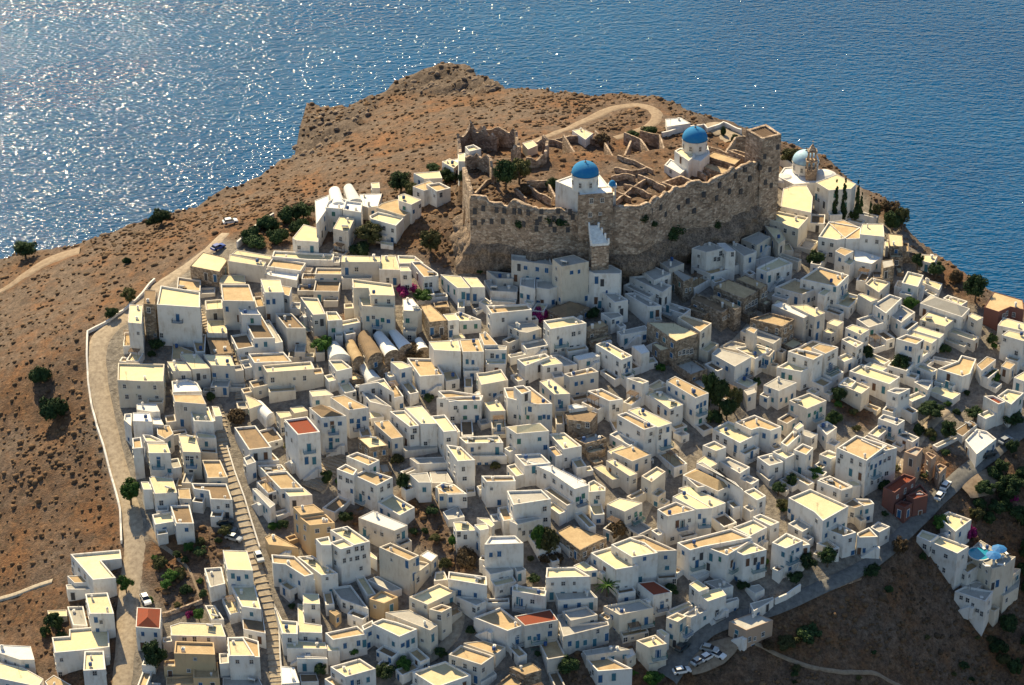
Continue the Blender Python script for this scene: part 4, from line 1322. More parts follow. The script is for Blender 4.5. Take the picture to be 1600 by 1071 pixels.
for i in range(NS + 1):
    s = lens[-1] * i / NS; m = samp(mids, s); b = samp(bases, s); n_ = nrm(s); m = m + Vector((0, 0, .6)) - n_ * .35
    for k in range(rows_l + 1):
        f = k / rows_l; p = m.lerp(b, f)
        bulge = math.sin(math.pi * min(1, f * 1.05)) ; q = Vector((s * .11, p.z * .16, 1)); q2 = Vector((s * .45, p.z * .4, 7))
        dsp = bulge * (1.3 + 2.2 * noise.noise(q) + 2.0 * noise.noise(q2)) + .7 * noise.noise(Vector((s * 1.6, p.z * 1.6, 2)))
        p = p + n_ * max(dsp, -.4); V.append((p.x, p.y, p.z))
M_ = rows_l + 1; V = np.array(V)
ii = np.arange((NS + 1) * M_).reshape(NS + 1, M_); F = np.stack([ii[:-1, :-1], ii[:-1, 1:], ii[1:, 1:], ii[1:, :-1]], -1).reshape(-1, 4)
tag(link('rock_face', np_mesh('rock_face', V, F, 'cliff', smooth=False)), kind='structure')
for i in range(n_c - 1):
    a, b = top[i], top[i + 1]; d = Vector((b.x - a.x, b.y - a.y, 0)); L = d.length; d /= L; n_ = Vector((d.y, -d.x, 0))
    cfac.append([-1, a.copy() + n_ * .25, d, L, n_, MIDZ - 1, min(a.z, b.z), 0, (a + b) / 2])
def ruin(pts, h, th=.8, name='ruined_wall', root=castle, z0=None, mat='castle_masonry'):
    """free-standing broken wall along pixel points on the plateau"""
    w = [G(px, py) for px, py in pts]; ds = dens(w, 1.0); Vv = []; zb0 = sum(p.z for p in w) / len(w)
    if h <= 3.6: th = .6; h *= .72
    for i, p in enumerate(ds):
        a = ds[max(0, i - 1)]; b = ds[min(len(ds) - 1, i + 1)]; d = (b - a); d.z = 0; d.normalize(); n_ = Vector((d.y, -d.x, 0)) * th / 2
        k_ = 1 if h > 3.6 else .3
        zt = zb0 * (1 - .5 * k_) + p.z * .5 * k_ + h * (.85 + .35 * k_ * noise.noise(Vector((p.x * .4, p.y * .4, 2))) + .25 * k_ * (noise.noise(Vector((p.x, p.y, 9))) > .15))
        zb = p.z - 1.5
        for q, z in ((p + n_, zb), (p + n_ * .9, zt), (p - n_ * .9, zt - .1), (p - n_, zb)): Vv.append((q.x, q.y, z))
    k = len(ds); Ff = []
    for i in range(k - 1):
        for j in range(3): Ff.append((4 * i + j, 4 * i + j + 1, 4 * i + 5 + j, 4 * i + 4 + j))
    Ff += [(0, 1, 2, 3), (4 * k - 1, 4 * k - 2, 4 * k - 3, 4 * k - 4)]
    b = MB(); b.add(Vv, Ff); o = b.obj(name, [mat]); cparent(o, root); return o
for pts, h in [([(905,316),(925,300)],2.5), ([(962,322),(990,300),(1010,286)],2.6), ([(1075,262),(1098,272),(1110,280)],2.4), ([(1125,262),(1140,268)],2.2), ([(1008,286),(1046,296)],2.2), ([(742,308),(760,290),(775,285)],2.4), ([(722,262),(716,244),(735,232),(778,236)], 5), ([(735,232),(780,228),(806,232),(812,250)], 5.5), ([(812,250),(800,262)], 5), ([(728,268),(745,262),(766,272),(770,290)], 5), ([(822,262),(838,262),(852,255),(856,245),(848,242)], 4),
               ([(838,232),(850,226),(868,228),(888,236)], 3), ([(868,226),(895,222),(920,224),(938,230)], 3.2), ([(930,215),(938,226),(950,232)], 3.5), ([(880,238),(905,245),(925,240)], 2), ([(945,240),(968,245),(985,240)], 2.2), 
               ([(975,225),(1000,235),(1030,240)], 2), ([(965,250),(995,258),(1020,272)], 2), ([(960,268),(985,275),(1010,270)], 2.4), ([(1000,222),(1030,232),(1050,248)], 2.2), ([(826,300),(842,312),(862,322)], 3.4), ([(823,294),(855,293)], 3.4), ([(855,293),(868,318)], 3.2), ([(806,302),(822,318)], 2.5),
               ([(960,305),(975,312),(985,318)], 2.5), ([(975,296),(1000,306),(1018,314)], 3), ([(997,282),(1018,290),(1040,304)], 3.2), ([(955,285),(978,280),(992,285)], 3), ([(1088,275),(1104,284)], 2.8), ([(1105,238),(1140,250),(1158,257)], 3), ([(1120,230),(1148,240),(1175,244)], 3)]:
    ruin(pts, h)
# corner tower with an open roof of beams
tw = [P(1166,203,127), P(1197,194,127), P(1221,210,127), P(1191,217,127)]; tb = min(hgrid(p.x, p.y) for p in tw) - 3
b = MB(); n = 4; tlo = [Vector((p.x, p.y, 96)) for p in tw]
tw = tw[::-1] if sum(tw[i].x * tw[(i + 1) % 4].y - tw[(i + 1) % 4].x * tw[i].y for i in range(4)) < 0 else tw
tlo = at(tw, 96); tin = inset(tw, .8)
b.add(tlo + tw, [(i, (i + 1) % n, n + (i + 1) % n, n + i) for i in range(n)]); b.add(tw + tin, [(i, (i + 1) % n, n + (i + 1) % n, n + i) for i in range(n)])
b.add(tin + at(tin, 121), [(i, (i + 1) % n, n + (i + 1) % n, n + i) for i in range(n)]); b.add(at(tin, 121), [(0, 1, 2, 3)])
cparent(b.obj('corner_tower', ['castle_masonry']), castle)
b = MB()
for k in range(7):
    t = (k + .7) / 7.6; p0 = tin[0].lerp(tin[1], t); p1 = tin[3].lerp(tin[2], t); b.tube(p0 + Vector((0, 0, -.5)), p1 + Vector((0, 0, -.5)), .22, .22, 4)
cparent(b.obj('roof_beams', ['wood']), castle)
add_facades(tw, 96, 127, -1, cfac)
for r in castle_rooms:
    h0 = r
    e = build_block(r, None, 'castle_masonry')
for o in list(COL.objects):
    if o.parent is None and o.name.split('.')[0] in ('wall', 'roof'): cparent(o, castle)
cnt0 = dict(B=0, W=0, D=0, G=0, K=0, R=0)
hole = MB(); hole.box((0, .18, 0), (1.0, .5, 1.5)); HOLE = hole.mesh('window_opening', ['darkgrey'])
for (X, Y) in [(480,670),(575,680),(630,685),(740,690),(480,765),(895,690),(1015,685),(1100,695),(885,745),(985,745),(1040,740),(860,815),(990,820),(1085,820),(1245,710),(1315,705),(770,780),(865,770),(1120,730),(700,690),(540,760),(620,760),(420,690),(420,770),(800,700),(960,780),(1450,720),(1520,730),(1600,700),(1560,780),(1680,690),(1750,660)]:
    q = hit(650 + X / 4.571, 180 + Y / 4.571, cfac)
    if q:
        f, s, z = q[1], q[2], q[3]; child('window_opening', HOLE, castle, Vector((f[1].x + f[2].x * s, f[1].y + f[2].y * s, z)), math.atan2(f[2].y, f[2].x))
for px, py in [(1000,345),(1012,352),(1040,335),(1075,315),(1085,330),(1100,305),(1125,290),(1165,265),(1172,280),(1158,300),(1188,262),(1205,290),(1196,285),(1215,230),(1203,265),(1195,245),(1060,325),(1140,300),(1150,275),(1120,310)]:
    q = hit(px, py, cfac)
    if q:
        f, s, z = q[1], q[2], q[3]; child('window_opening', HOLE, castle, Vector((f[1].x + f[2].x * s, f[1].y + f[2].y * s, z)), math.atan2(f[2].y, f[2].x))

# ---------------------------------------------------------------- churches
def dome(root, c, r, dh, hh, dmat, wmat='wall_w', nwin=8, name='dome'):
    b = MB(); b.lathe(c, [(r * .97, 0), (r * .97, dh - .35), (r * 1.05, dh - .3), (r * 1.05, dh)], 32)
    if b: cparent(b.obj('drum', [wmat], smooth=False), root)
    b = MB(); b.lathe((c.x, c.y, c.z + dh), [(r * math.cos(t * math.pi / 20) , .02 + hh * math.sin(t * math.pi / 20)) for t in range(0, 11)], 36)
    d_ = cparent(b.obj(name, [dmat], smooth=True), root)
    b = MB(); z = c.z + dh + hh; b.box((c.x, c.y, z + .5), (.14, .14, 1.2)); b.box((c.x, c.y, z + .75), (.7, .12, .14)); b.lathe((c.x, c.y, z - .1), [(.35, 0), (.3, .2), (0, .3)], 10); cparent(b.obj('cross', ['darkgrey']), root)
    for k in range(nwin):
        a = 2 * math.pi * (k + .5) / nwin
        w = link('window', WINS[0]); w.location = Vector((c.x + r * .98 * math.sin(a), c.y - r * .98 * math.cos(a), c.z + dh * .5)) - root.location; w.rotation_euler = (0, 0, a); w.parent = root; w.scale = (1, 1, 1.5); link('pane', WINS[1], w)
def prism(root, pts, z, base, name, mat, roofmat=None, lip=.4, th=.35):
    poly = [P(a, b2, z) for a, b2 in pts]; n = len(poly)
    if sum(poly[i].x * poly[(i + 1) % n].y - poly[(i + 1) % n].x * poly[i].y for i in range(n)) < 0: poly.reverse()
    b = MB(); inn = inset(poly, th); il = at(inn, z - lip)
    b.add(at(poly, base) + poly, [(i, (i + 1) % n, n + (i + 1) % n, n + i) for i in range(n)]); b.add(poly + inn, [(i, (i + 1) % n, n + (i + 1) % n, n + i) for i in range(n)]); b.add(inn + il, [(i, (i + 1) % n, n + (i + 1) % n, n + i) for i in range(n)])
    cparent(b.obj(name, [mat]), root)
    b = MB(); b.add(at(inset(poly, th - .02), z - lip + .01), [tuple(range(n))]); cparent(b.obj('roof', [roofmat or 'roof_w']), root)
    fl = []; add_facades(poly, base, z, -2, fl); return fl
def wins(fl, pts, root, kind='W'):
    for px, py in pts:
        q = hit(px, py, fl)
        if q: put_opening(kind, q[1], q[2], q[3], root, dict(cnt0))
yw = samp(top, lens[4]).y; ZC = zat(yw - 1.6, 304); print('ZC', ZC, yw)
c1 = P(914, 292.5, ZC); ch1 = empty('church', Vector((c1.x, c1.y, PLZ))); tag(ch1, 'white church with bright blue dome above the castle gate', 'church', 'domed churches of the castle hill')
fl = prism(ch1, [(868,283),(906,299),(953,293),(936,272),(905,270)], ZC, 112, 'church_body', 'wall_w', 'roof_w', .3)
gp = [(905,307),(913,305.5),(956,301.5),(957,306),(957,306.5),(905,309)]
gf = prism(ch1, [(903,296),(957,291),(958,301.5),(904,305.5)], ZC + .05, 101, 'gate_front', 'castle_masonry', 'roof_w', .1, .3)
wins(gf, [(924,314),(941,313),(922,336),(938,334)], ch1); wins(gf, [(926,358)], ch1, 'D')
dome(ch1, Vector((c1.x, c1.y, ZC - .2)), 3.5, 4.3, 3.0, 'dome_blue')
bt = P(956.5, 312, 121); b = MB()
for sx in (-.75, .75):
    for sy in (-.75, .75): b.box((bt.x + sx, bt.y + 1 + sy, 123.2), (.4, .4, 2.2))
b.box((bt.x, bt.y + 1, 118.0), (2.0, 2.0, 8.4)); b.box((bt.x, bt.y + 1, 124.5), (2.2, 2.2, .4)); cparent(b.obj('bell_tower', ['wall_w']), ch1)
b = MB(); b.lathe((bt.x, bt.y + 1, 124.7), [(.95 * math.cos(t * math.pi / 16), 1.3 * math.sin(t * math.pi / 16)) for t in range(9)], 16); cparent(b.obj('bell_tower_cap', ['dome_blue'], smooth=True), ch1)
c2 = P(1085, 238, 120); ch2 = empty('church', Vector((c2.x, c2.y, PLZ))); tag(ch2, 'white church with light blue dome behind the castle rooms near the tower', 'church', 'domed churches of the castle hill')
prism(ch2, [(1060,238),(1072,222),(1106,228),(1109,240),(1095,252),(1068,246)], 120.5, 112, 'church_body', 'wall_w', 'roof_w', .2)
fl = prism(ch2, [(1054,236),(1063,231),(1087,242),(1076,252)], 121, 112, 'side_chapel', 'wall_w', 'roof_c', .3); wins(fl, [(1064,246)], ch2, 'D')
fl = prism(ch2, [(1038,258),(1047,248),(1075,262),(1063,272)], 117.8, 112, 'porch', 'wall_w', 'roof_w', .3); wins(fl, [(1048,268)], ch2)
dome(ch2, Vector((c2.x, c2.y + .3, 120.4)), 3.4, 3.6, 3.1, 'dome_blue')
c3 = P(1258, 264, 102); ch3 = empty('church', Vector((c3.x, c3.y, 98))); tag(ch3, 'white church with pale dome and curved roofs at the right cliff edge', 'church', 'domed churches of the castle hill')
prism(ch3, [(1215,276),(1225,262),(1268,258),(1290,270),(1285,285),(1240,288)], 101.5, 92, 'church_body', 'wall_w', 'roof_w', .3)
dome(ch3, Vector((c3.x, c3.y, 101.4)), 3.7, 3.2, 3.0, 'dome_pale')
def apse(root, px, py, z, r, h): 
    c = P(px, py, z); b = MB(); b.lathe((c.x, c.y, z - 6), [(r, 0), (r, 6 - .3), (r * 1.04, 6 - .2), (r * .95, 6 + h * .35), (r * .6, 6 + h * .8), (0, 6 + h)], 24); cparent(b.obj('apse', ['wall_w'], smooth=False), root)
apse(ch3, 1288, 276, 101, 3.6, 1.6); apse(ch3, 1226, 280, 100.5, 2.6, 1.3)
tb3 = P(1266, 286, 100); btw = empty('bell_tower', (tb3.x, tb3.y, 96)); tag(btw, 'slender carved stone bell tower in front of the pale church dome', 'bell tower')
b = MB(); b.box((tb3.x, tb3.y, 100), (2.9, 2.4, 8)); b.box((tb3.x, tb3.y, 104.1), (3.2, 2.7, .35)); cparent(b.obj('base', ['castle_masonry']), btw)
for lv, (z0, w) in enumerate(((104.2, 1.2), (107.2, .95))):
    b = MB()
    for sx in (-1, 0, 1):
        for sy in (-1, 1): b.box((tb3.x + sx * w, tb3.y + sy * w * .75, z0 + 1.3), (.34, .34, 2.6))
    b.box((tb3.x, tb3.y, z0 + 2.75), (w * 2 + .8, w * 1.5 + .7, .35)); cparent(b.obj('belfry', ['castle_masonry']), btw)
b = MB(); b.add([(tb3.x - 1, tb3.y - .8, 110.2), (tb3.x + 1, tb3.y - .8, 110.2), (tb3.x + 1, tb3.y + .8, 110.2), (tb3.x - 1, tb3.y + .8, 110.2), (tb3.x, tb3.y, 112.2)], [(0, 1, 4), (1, 2, 4), (2, 3, 4), (3, 0, 4)]); b.box((tb3.x, tb3.y, 112.6), (.1, .1, 1.2)); b.box((tb3.x, tb3.y, 112.8), (.6, .1, .1)); cparent(b.obj('spire', ['castle_masonry']), btw)
for sx in (-1.2, 1.2): 
    b = MB(); b.add([(tb3.x + sx - .3, tb3.y - .3, 107.1), (tb3.x + sx + .3, tb3.y - .3, 107.1), (tb3.x + sx + .3, tb3.y + .3, 107.1), (tb3.x + sx - .3, tb3.y + .3, 107.1), (tb3.x + sx, tb3.y, 108.6)], [(0, 1, 4), (1, 2, 4), (2, 3, 4), (3, 0, 4)]); cparent(b.obj('pinnacle', ['castle_masonry']), btw)
# white stepped ramp up to the castle gate
s0, s1 = [Vector((P(px_, py_, zat(yy_, py_)).x, yy_, zat(yy_, py_))) for px_, py_, yy_ in ((938, 380, yw - 6.5), (928, 353, yw - 3))]
b = MB(); bb = MB()
for k in range(14):
    t = k / 13; p = s0.lerp(s1, t); w_ = 4.2 - 2.2 * t; gz = 92
    b.box((p.x, p.y, p.z - .35), (w_, .5, .7), 0, .15); bb.box((p.x, p.y + .1, (p.z - .68 + gz) / 2), (w_ + .3, .55, p.z - .68 - gz), 0, .15)
    b.box((p.x - w_ / 2 - .25, p.y, p.z + .1), (.4, .5, 1.6), 0, .15)
    if k % 4 == 1: b.box((p.x + w_ / 2 + .2, p.y, p.z + .1), (.45, .6, 1.5), 0, .15)
cparent(bb.obj('steps_base', ['castle_masonry']), castle)
sx = b.obj('gate_steps', ['white_paint']); cparent(sx, castle)

# ---------------------------------------------------------------- houses
for h in houses:
    for bk in h['b']:
        build_block(bk, h['o'])
    for c in h['o'].children: c.location = -h['o'].location
for kind, px, py in openings:
    q = hit(px, py, facades + cfac)
    if q and q[1][0] >= 0:
        hh = houses[q[1][0]]; put_opening(kind, q[1], q[2], q[3], hh['o'], hh['n'])
# remaining wall faces get openings of their own
tot = 0
for f in facades:
    if f[7] > 1 or f[3] < 2.6: continue
    mid = f[8]; face = (mid.x * f[4].x + mid.y * f[4].y)
    if face > 0 and rnd.random() < .7: continue          # faces turned away from the town's front: mostly blank
    hh = houses[f[0]]; 
    gz = hgrid(mid.x + f[4].x * .6, mid.y + f[4].y * .6); H = f[6] - gz
    if H < 2.6: continue
    fl_n = 2 if H > 5.6 else 1; cols = max(1, int(f[3] / 2.5))
    if rnd.random() < (.22 if cols < 2 else .1): continue
    style = rnd.choice('WWBBG' if rnd.random() < .5 else 'WWWB')
    for lv in range(fl_n):
        for c in range(cols):
            if rnd.random() < .27: continue
            s = f[3] * (c + .5) / cols + rnd.uniform(-.3, .3); z = f[6] - 1.75 - lv * 3.0
            k = style
            if lv == fl_n - 1 and rnd.random() < .35: k = 'D'; z = max(gz + 1.15, z - .5) if H < 7 else z - .4
            if z - 1.0 < gz: continue
            put_opening(k, f, s, z, hh['o'], hh['n']); tot += 1
# outside stairs along some walls, pergolas on some terraces
ns = 0
for f in facades:
    if f[3] < 4.8 or ns > 90 or rnd.random() < .55: continue
    mid = f[8]; nf = f[4]
    if mid.x * nf.x + mid.y * nf.y > -60: continue
    s_ = 2.6; p_ = Vector((f[1].x + f[2].x * s_, f[1].y + f[2].y * s_, 0)); g_ = hgrid(p_.x + nf.x * .5, p_.y + nf.y * .5)
    if f[6] - g_ < 3.4: continue
    q_ = [p_ - f[2] * 1.9 + nf * .05, p_ + f[2] * 2.4 + nf * .05, p_ + f[2] * 2.4 + nf * 1.0, p_ - f[2] * 1.9 + nf * 1.0]
    if any((b2['c'] - mid).length < 25 and overl(q_, b2['poly']) for b2 in blocks): continue
    hh = houses[f[0]]; child('outside_stair', STAIR, hh['o'], Vector((p_.x, p_.y, g_)), math.atan2(f[2].y, f[2].x)); ns += 1
npg = 0
for h in houses:
    for bk in h['b']:
        if bk.get('annex') and bk['area'] > 11 and rnd.random() < .17 and npg < 45:
            npg += 1; child('pergola', PERG, h['o'], Vector((bk['c'].x, bk['c'].y, bk['z'] - .5)), math.atan2(bk['poly'][1].y - bk['poly'][0].y, bk['poly'][1].x - bk['poly'][0].x)).scale = (.9, .8, 1)
# roof clutter
for h in houses:
    for bk in h['b']:
        if bk['form'] in 'vyd' or bk['area'] < 14: continue
        zf = bk['z'] - {'p': .55, 'n': .14}.get(bk['form'], .14)
        inn = inset(bk['poly'], 1.0); c = bk['c']
        def rp(): 
            q = rnd.choice(inn); return Vector((q.x, q.y, zf)).lerp(Vector((c.x, c.y, zf)), rnd.uniform(.05, .45))
        q = rnd.random()
        if bk['roof'] == 'r': continue
        for _ in range(rnd.choice((0, 0, 1, 1, 2)) if not bk.get('annex') else 0): child('chimney', CHIM, h['o'], rp(), 0).scale = (rnd.uniform(.7, 1.3), rnd.uniform(.7, 1.6), rnd.uniform(.5, 1.1))
        if .2 < q < .48: child('antenna', ANT, h['o'], rp(), rnd.uniform(0, 3))
        if .55 < q < .66: child('solar_heater', SOL, h['o'], rp(), R(160) + rnd.uniform(-.3, .3))
        if .70 < q < .82: child('water_tank', TANK, h['o'], rp(), 0)
# ---------------------------------------------------------------- paths, roads, stairs, parapets
def resample(pts, step):
    out = [pts[0]]; 
    for a, b in zip(pts[:-1], pts[1:]):
        k = max(1, int((b - a).length / step))
        for i in range(1, k + 1): out.append(a.lerp(b, i / k))
    return out
def smoothline(w, n=2):
    for _ in range(n):
        o = [w[0]]
        for a, b in zip(w[:-1], w[1:]): o += [a.lerp(b, .25), a.lerp(b, .75)]
        o.append(w[-1]); w = o
    return w
def strip(name, px, widths, mat, lift=.10):
    w = smoothline([G(a, b) for a, b in px]); w = resample(w, 1.2); n = len(w); Vv = []; nc = 6
    for i, p in enumerate(w):
        a = w[max(0, i - 1)]; b = w[min(n - 1, i + 1)]; d = b - a; d.z = 0; d.normalize(); nn = Vector((d.y, -d.x, 0))
        t = i / max(1, n - 1) * (len(widths) - 1); j = min(int(t), len(widths) - 2) if len(widths) > 1 else 0
        wd = widths[0] if len(widths) == 1 else widths[j] * (1 - (t - j)) + widths[j + 1] * (t - j)
        wd *= 1 + .08 * noise.noise(Vector((p.x * .2, p.y * .2, 0)))
        for k in range(nc + 1):
            q = p + nn * wd * (k / nc - .5); Vv.append((q.x, q.y, hgrid(q.x, q.y)))
    Vv = np.array(Vv).reshape(n, nc + 1, 3); cz = Vv[:, :, 2]
    mean = cz.max(axis=1, keepdims=True) * .5 + cz * .5
    for _ in range(2): mean[1:-1] = (mean[:-2] + mean[1:-1] + mean[2:]) / 3
    Vv[:, :, 2] = np.maximum(mean, cz) + lift; Vv[:, 0, 2] -= .4; Vv[:, -1, 2] -= .4
    ii = np.arange(n * (nc + 1)).reshape(n, nc + 1); F = np.stack([ii[:-1, :-1], ii[1:, :-1], ii[1:, 1:], ii[:-1, 1:]], -1).reshape(-1, 4)
    return tag(link(name, np_mesh(name, Vv.reshape(-1, 3), F, mat)), kind='structure')
strip('road', [(352,366),(335,385),(305,410),(268,435),(232,462),(195,497),(165,520),(153,545),(152,580),(160,625),(172,670),(184,720),(197,765),(208,805),(213,850),(208,890),(203,930),(200,985),(192,1071),(190,1100)], [3.2, 4.4, 4.8, 6.4, 5.4, 4.8, 4.4, 5, 5.4, 5.6, 5.2, 4.6], 'concrete_path')
strip('road', [(1040,1060),(1062,1030),(1085,1000),(1110,980),(1150,968),(1200,955),(1250,935),(1300,912),(1350,888),(1385,862),(1410,835),(1450,795),(1490,752),(1530,722),(1570,690),(1610,655),(1650,630)], [6, 4.4, 3.8, 3.8, 4.2, 4.6, 5, 5], 'asphalt')
strip('dirt_road', [(815,232),(835,221),(870,208),(905,193),(940,177),(970,167),(1000,165),(1022,172),(1028,184),(1015,198),(985,210),(960,216)], [2.6, 3, 3.4, 4.5, 4.5, 3.5, 3], 'dirt')
strip('dirt_road', [(-10,462),(20,446),(45,428),(70,412),(95,402),(125,393)], [3, 3.5, 6, 7], 'dirt')
strip('footpath', [(232,830),(250,850),(275,868),(296,890),(306,915),(314,938)], [2.6, 1.2, .8, .8], 'dirt')
strip('footpath', [(-10,940),(30,928),(60,915),(82,908)], [1.6], 'steps')
strip('footpath', [(1180,1005),(1230,1030),(1280,1048),(1340,1052),(1366,1050),(1385,1062),(1420,1080)], [1.0], 'dirt')
strip('parking_ground', [(1075,1045),(1095,1036),(1118,1024),(1135,1012),(1150,1000)], [4, 6, 7, 5, 2], 'dirt', .14)
strip('parking_ground', [(1505,770),(1530,755),(1552,745)], [5, 9, 5], 'dirt', .14)
strip('terrace_ground', [(1105,206),(1125,200),(1140,212),(1150,222)], [6, 9, 8], 'concrete_path', .2)
def stairs(px, width):
    strip('stepped_street', px, [width], 'steps', .12)
    w = resample(smoothline([G(a, b) for a, b in px]), 1.15); b = MB()
    for i in range(len(w) - 1):
        p, q = w[i], w[i + 1]; d = q - p; d.z = 0; d.normalize(); nn = Vector((d.y, -d.x, 0))
        z = max(hgrid(p.x + nn.x * s, p.y + nn.y * s) for s in (-width * .45, 0, width * .45)) + .13
        b.box((p.x, p.y, z), (.38, width * rnd.uniform(.86, .98), .16), 0, math.atan2(d.y, d.x) + rnd.uniform(-.06, .06))
    return tag(b.obj('stepped_street_edges', ['concrete_path']), kind='structure')
stairs([(336,636),(344,655),(347,690),(349,712),(357,740),(371,780),(381,820),(394,858),(404,897),(416,937),(424,977),(427,1017),(432,1057),(434,1080)], 3.5)
stairs([(368,548),(374,575),(378,600),(374,625)], 2.6)
stairs([(530,712),(515,730),(500,748),(486,765)], 7)
stairs([(305,470),(308,490),(322,505),(328,520)], 3)
stairs([(1262,310),(1256,340),(1250,370),(1245,400),(1236,425)], 2.5)
strip('lane', [(1236,425),(1215,450),(1195,475),(1175,505),(1150,535),(1120,555),(1100,575)], [2.5], 'steps')
strip('lane', [(1060,690),(1045,720),(1030,750),(1010,790),(990,830)], [3], 'steps')
strip('lane', [(700,900),(720,950),(715,985),(690,1015),(650,1040),(620,1071)], [3], 'concrete_path')
strip('lane', [(1480,640),(1450,665),(1425,700),(1405,740)], [3], 'concrete_path')
def parapet(name, px, h, th, mat, label, cat='wall', group=None):
    w = resample([G(a, b) for a, b in px], 1.5); n = len(w); Vv = []
    for i, p in enumerate(w):
        a = w[max(0, i - 1)]; b = w[min(n - 1, i + 1)]; d = b - a; d.z = 0; d.normalize(); nn = Vector((d.y, -d.x, 0)) * th / 2
        z = hgrid(p.x, p.y)
        for q, zz in ((p + nn, z - 1.5), (p + nn, z + h), (p - nn, z + h), (p - nn, z - 1.5)): Vv.append((q.x, q.y, zz))
    Ff = [(4 * i + j, 4 * i + j + 1, 4 * i + 5 + j, 4 * i + 4 + j) for i in range(n - 1) for j in range(3)] + [(0, 1, 2, 3), (4 * n - 1, 4 * n - 2, 4 * n - 3, 4 * n - 4)]
    b = MB(); b.add(Vv, Ff); o = b.obj(name, [mat]); return tag(o, label, cat, group)
parapet('promenade_wall', [(242,440),(222,463),(200,484),(170,505),(137,522),(136,560),(138,600),(143,635),(152,670),(162,700),(172,740),(182,775),(188,800),(190,850)], 1.0, .45, 'wall_w', 'long low white wall along the seaward edge of the promenade road')
parapet('garden_wall', [(371,388),(385,375),(400,362),(428,343)], 2.0, .5, 'wall_w', 'straight white garden wall between the dark bushes beside the parked car')
parapet('stair_wall', [(436,985),(438,1030),(442,1075)], 1.0, .35, 'wall_w', 'thin white wall along the lowest stretch of the stepped street')
parapet('field_wall', [(232,968),(262,962),(290,952),(316,942)], 1.0, .5, 'castle_masonry', 'low stone wall closing the dry field above the red-hipped house')
parapet('terrace_wall', [(1034,215),(1060,208),(1100,202),(1105,208),(1130,198),(1158,210)], 1.6, .5, 'wall_w', 'pale terrace wall on the cliff behind the castle')
parapet('terrace_wall', [(1218,258),(1232,265),(1240,272)], 2.5, .5, 'wall_w', 'sloping white wall running from the castle tower to the church')
parapet('roadside_wall', [(1210,948),(1228,940),(1250,925)], 2.2, .4, 'wall_w', 'bright white wall beside the garage on the lower road')
parapet('street_wall', [(355,700),(367,740),(382,780),(394,820),(406,858)], .7, .3, 'wall_w', 'narrow white wall on the right of the stepped street')
parapet('roadside_wall', [(1345,905),(1290,925),(1240,948),(1205,962)], .5, .4, 'castle_masonry', 'low stone kerb wall on the downhill side of the lower road')

# ---------------------------------------------------------------- plants
def leaf_crown(seed, n, shape, leaf=.16, mats='leaf_dark'):
    rs = np.random.RandomState(seed); cl = []
    k = 26 if shape != 'cyp' else 30
    for i in range(k):
        if shape == 'cyp':
            z = rs.rand(); r = .42 * (1 - z) ** .6 * (z + .12) ** .25; a = rs.rand() * 6.28; cl.append((r * .5 * np.cos(a), r * .5 * np.sin(a), z * 1.9 - .9 + .05, .24 * (1.15 - z)))
        else:
            v = rs.normal(size=3); v /= np.linalg.norm(v); rr = rs.uniform(.35, .78); v *= rr; v[2] = v[2] * .8
            if shape == 'low': v[2] = abs(v[2]) * .7 - .2
            cl.append((v[0], v[1], v[2], rs.uniform(.2, .38)))
    cl = np.array(cl); c = cl[rs.randint(0, len(cl), n)]
    d = rs.normal(size=(n, 3)); d /= np.linalg.norm(d, axis=1)[:, None]; rad = rs.rand(n) ** .33
    p = c[:, :3] + d * (c[:, 3] * rad)[:, None]
    if shape == 'cyp': p[:, :2] *= .8
    u = rs.normal(size=(n, 3)); u -= d * (u * d).sum(1)[:, None] * .6; u /= np.linalg.norm(u, axis=1)[:, None]; w = np.cross(d + .4 * rs.normal(size=(n, 3)), u); w /= np.linalg.norm(w, axis=1)[:, None]
    s = leaf * rs.uniform(.6, 1.3, n)[:, None]
    Vv = np.stack([p - u * s, p + w * s * .55, p + u * s, p - w * s * .55], 1).reshape(-1, 3)
    return np_mesh('crown', Vv, np.arange(4 * n).reshape(n, 4), mats, smooth=False)
CROWN = {}
def crown(kind, mat):
    key = (kind, mat, rnd.randint(0, 1))
    if key not in CROWN: CROWN[key] = leaf_crown(hash(str(key)) % 1000 if False else (len(CROWN) * 7 + 3), 5200 if kind != 'cyp' else 4200, kind, .075 if kind != 'cyp' else .06, mat)
    return CROWN[key]
tk = MB(); tk.tube((0, 0, -.8), (.03, 0, .55), .10, .07, 7); tk.tube((.03, 0, .5), (.3, .1, 1.0), .06, .03, 6); tk.tube((.03, 0, .5), (-.28, .12, 1.05), .055, .03, 6); tk.tube((.03, 0, .5), (0, -.25, 1.0), .05, .03, 6); TRUNK = tk.mesh('trunk', ['bark'])
plants = []
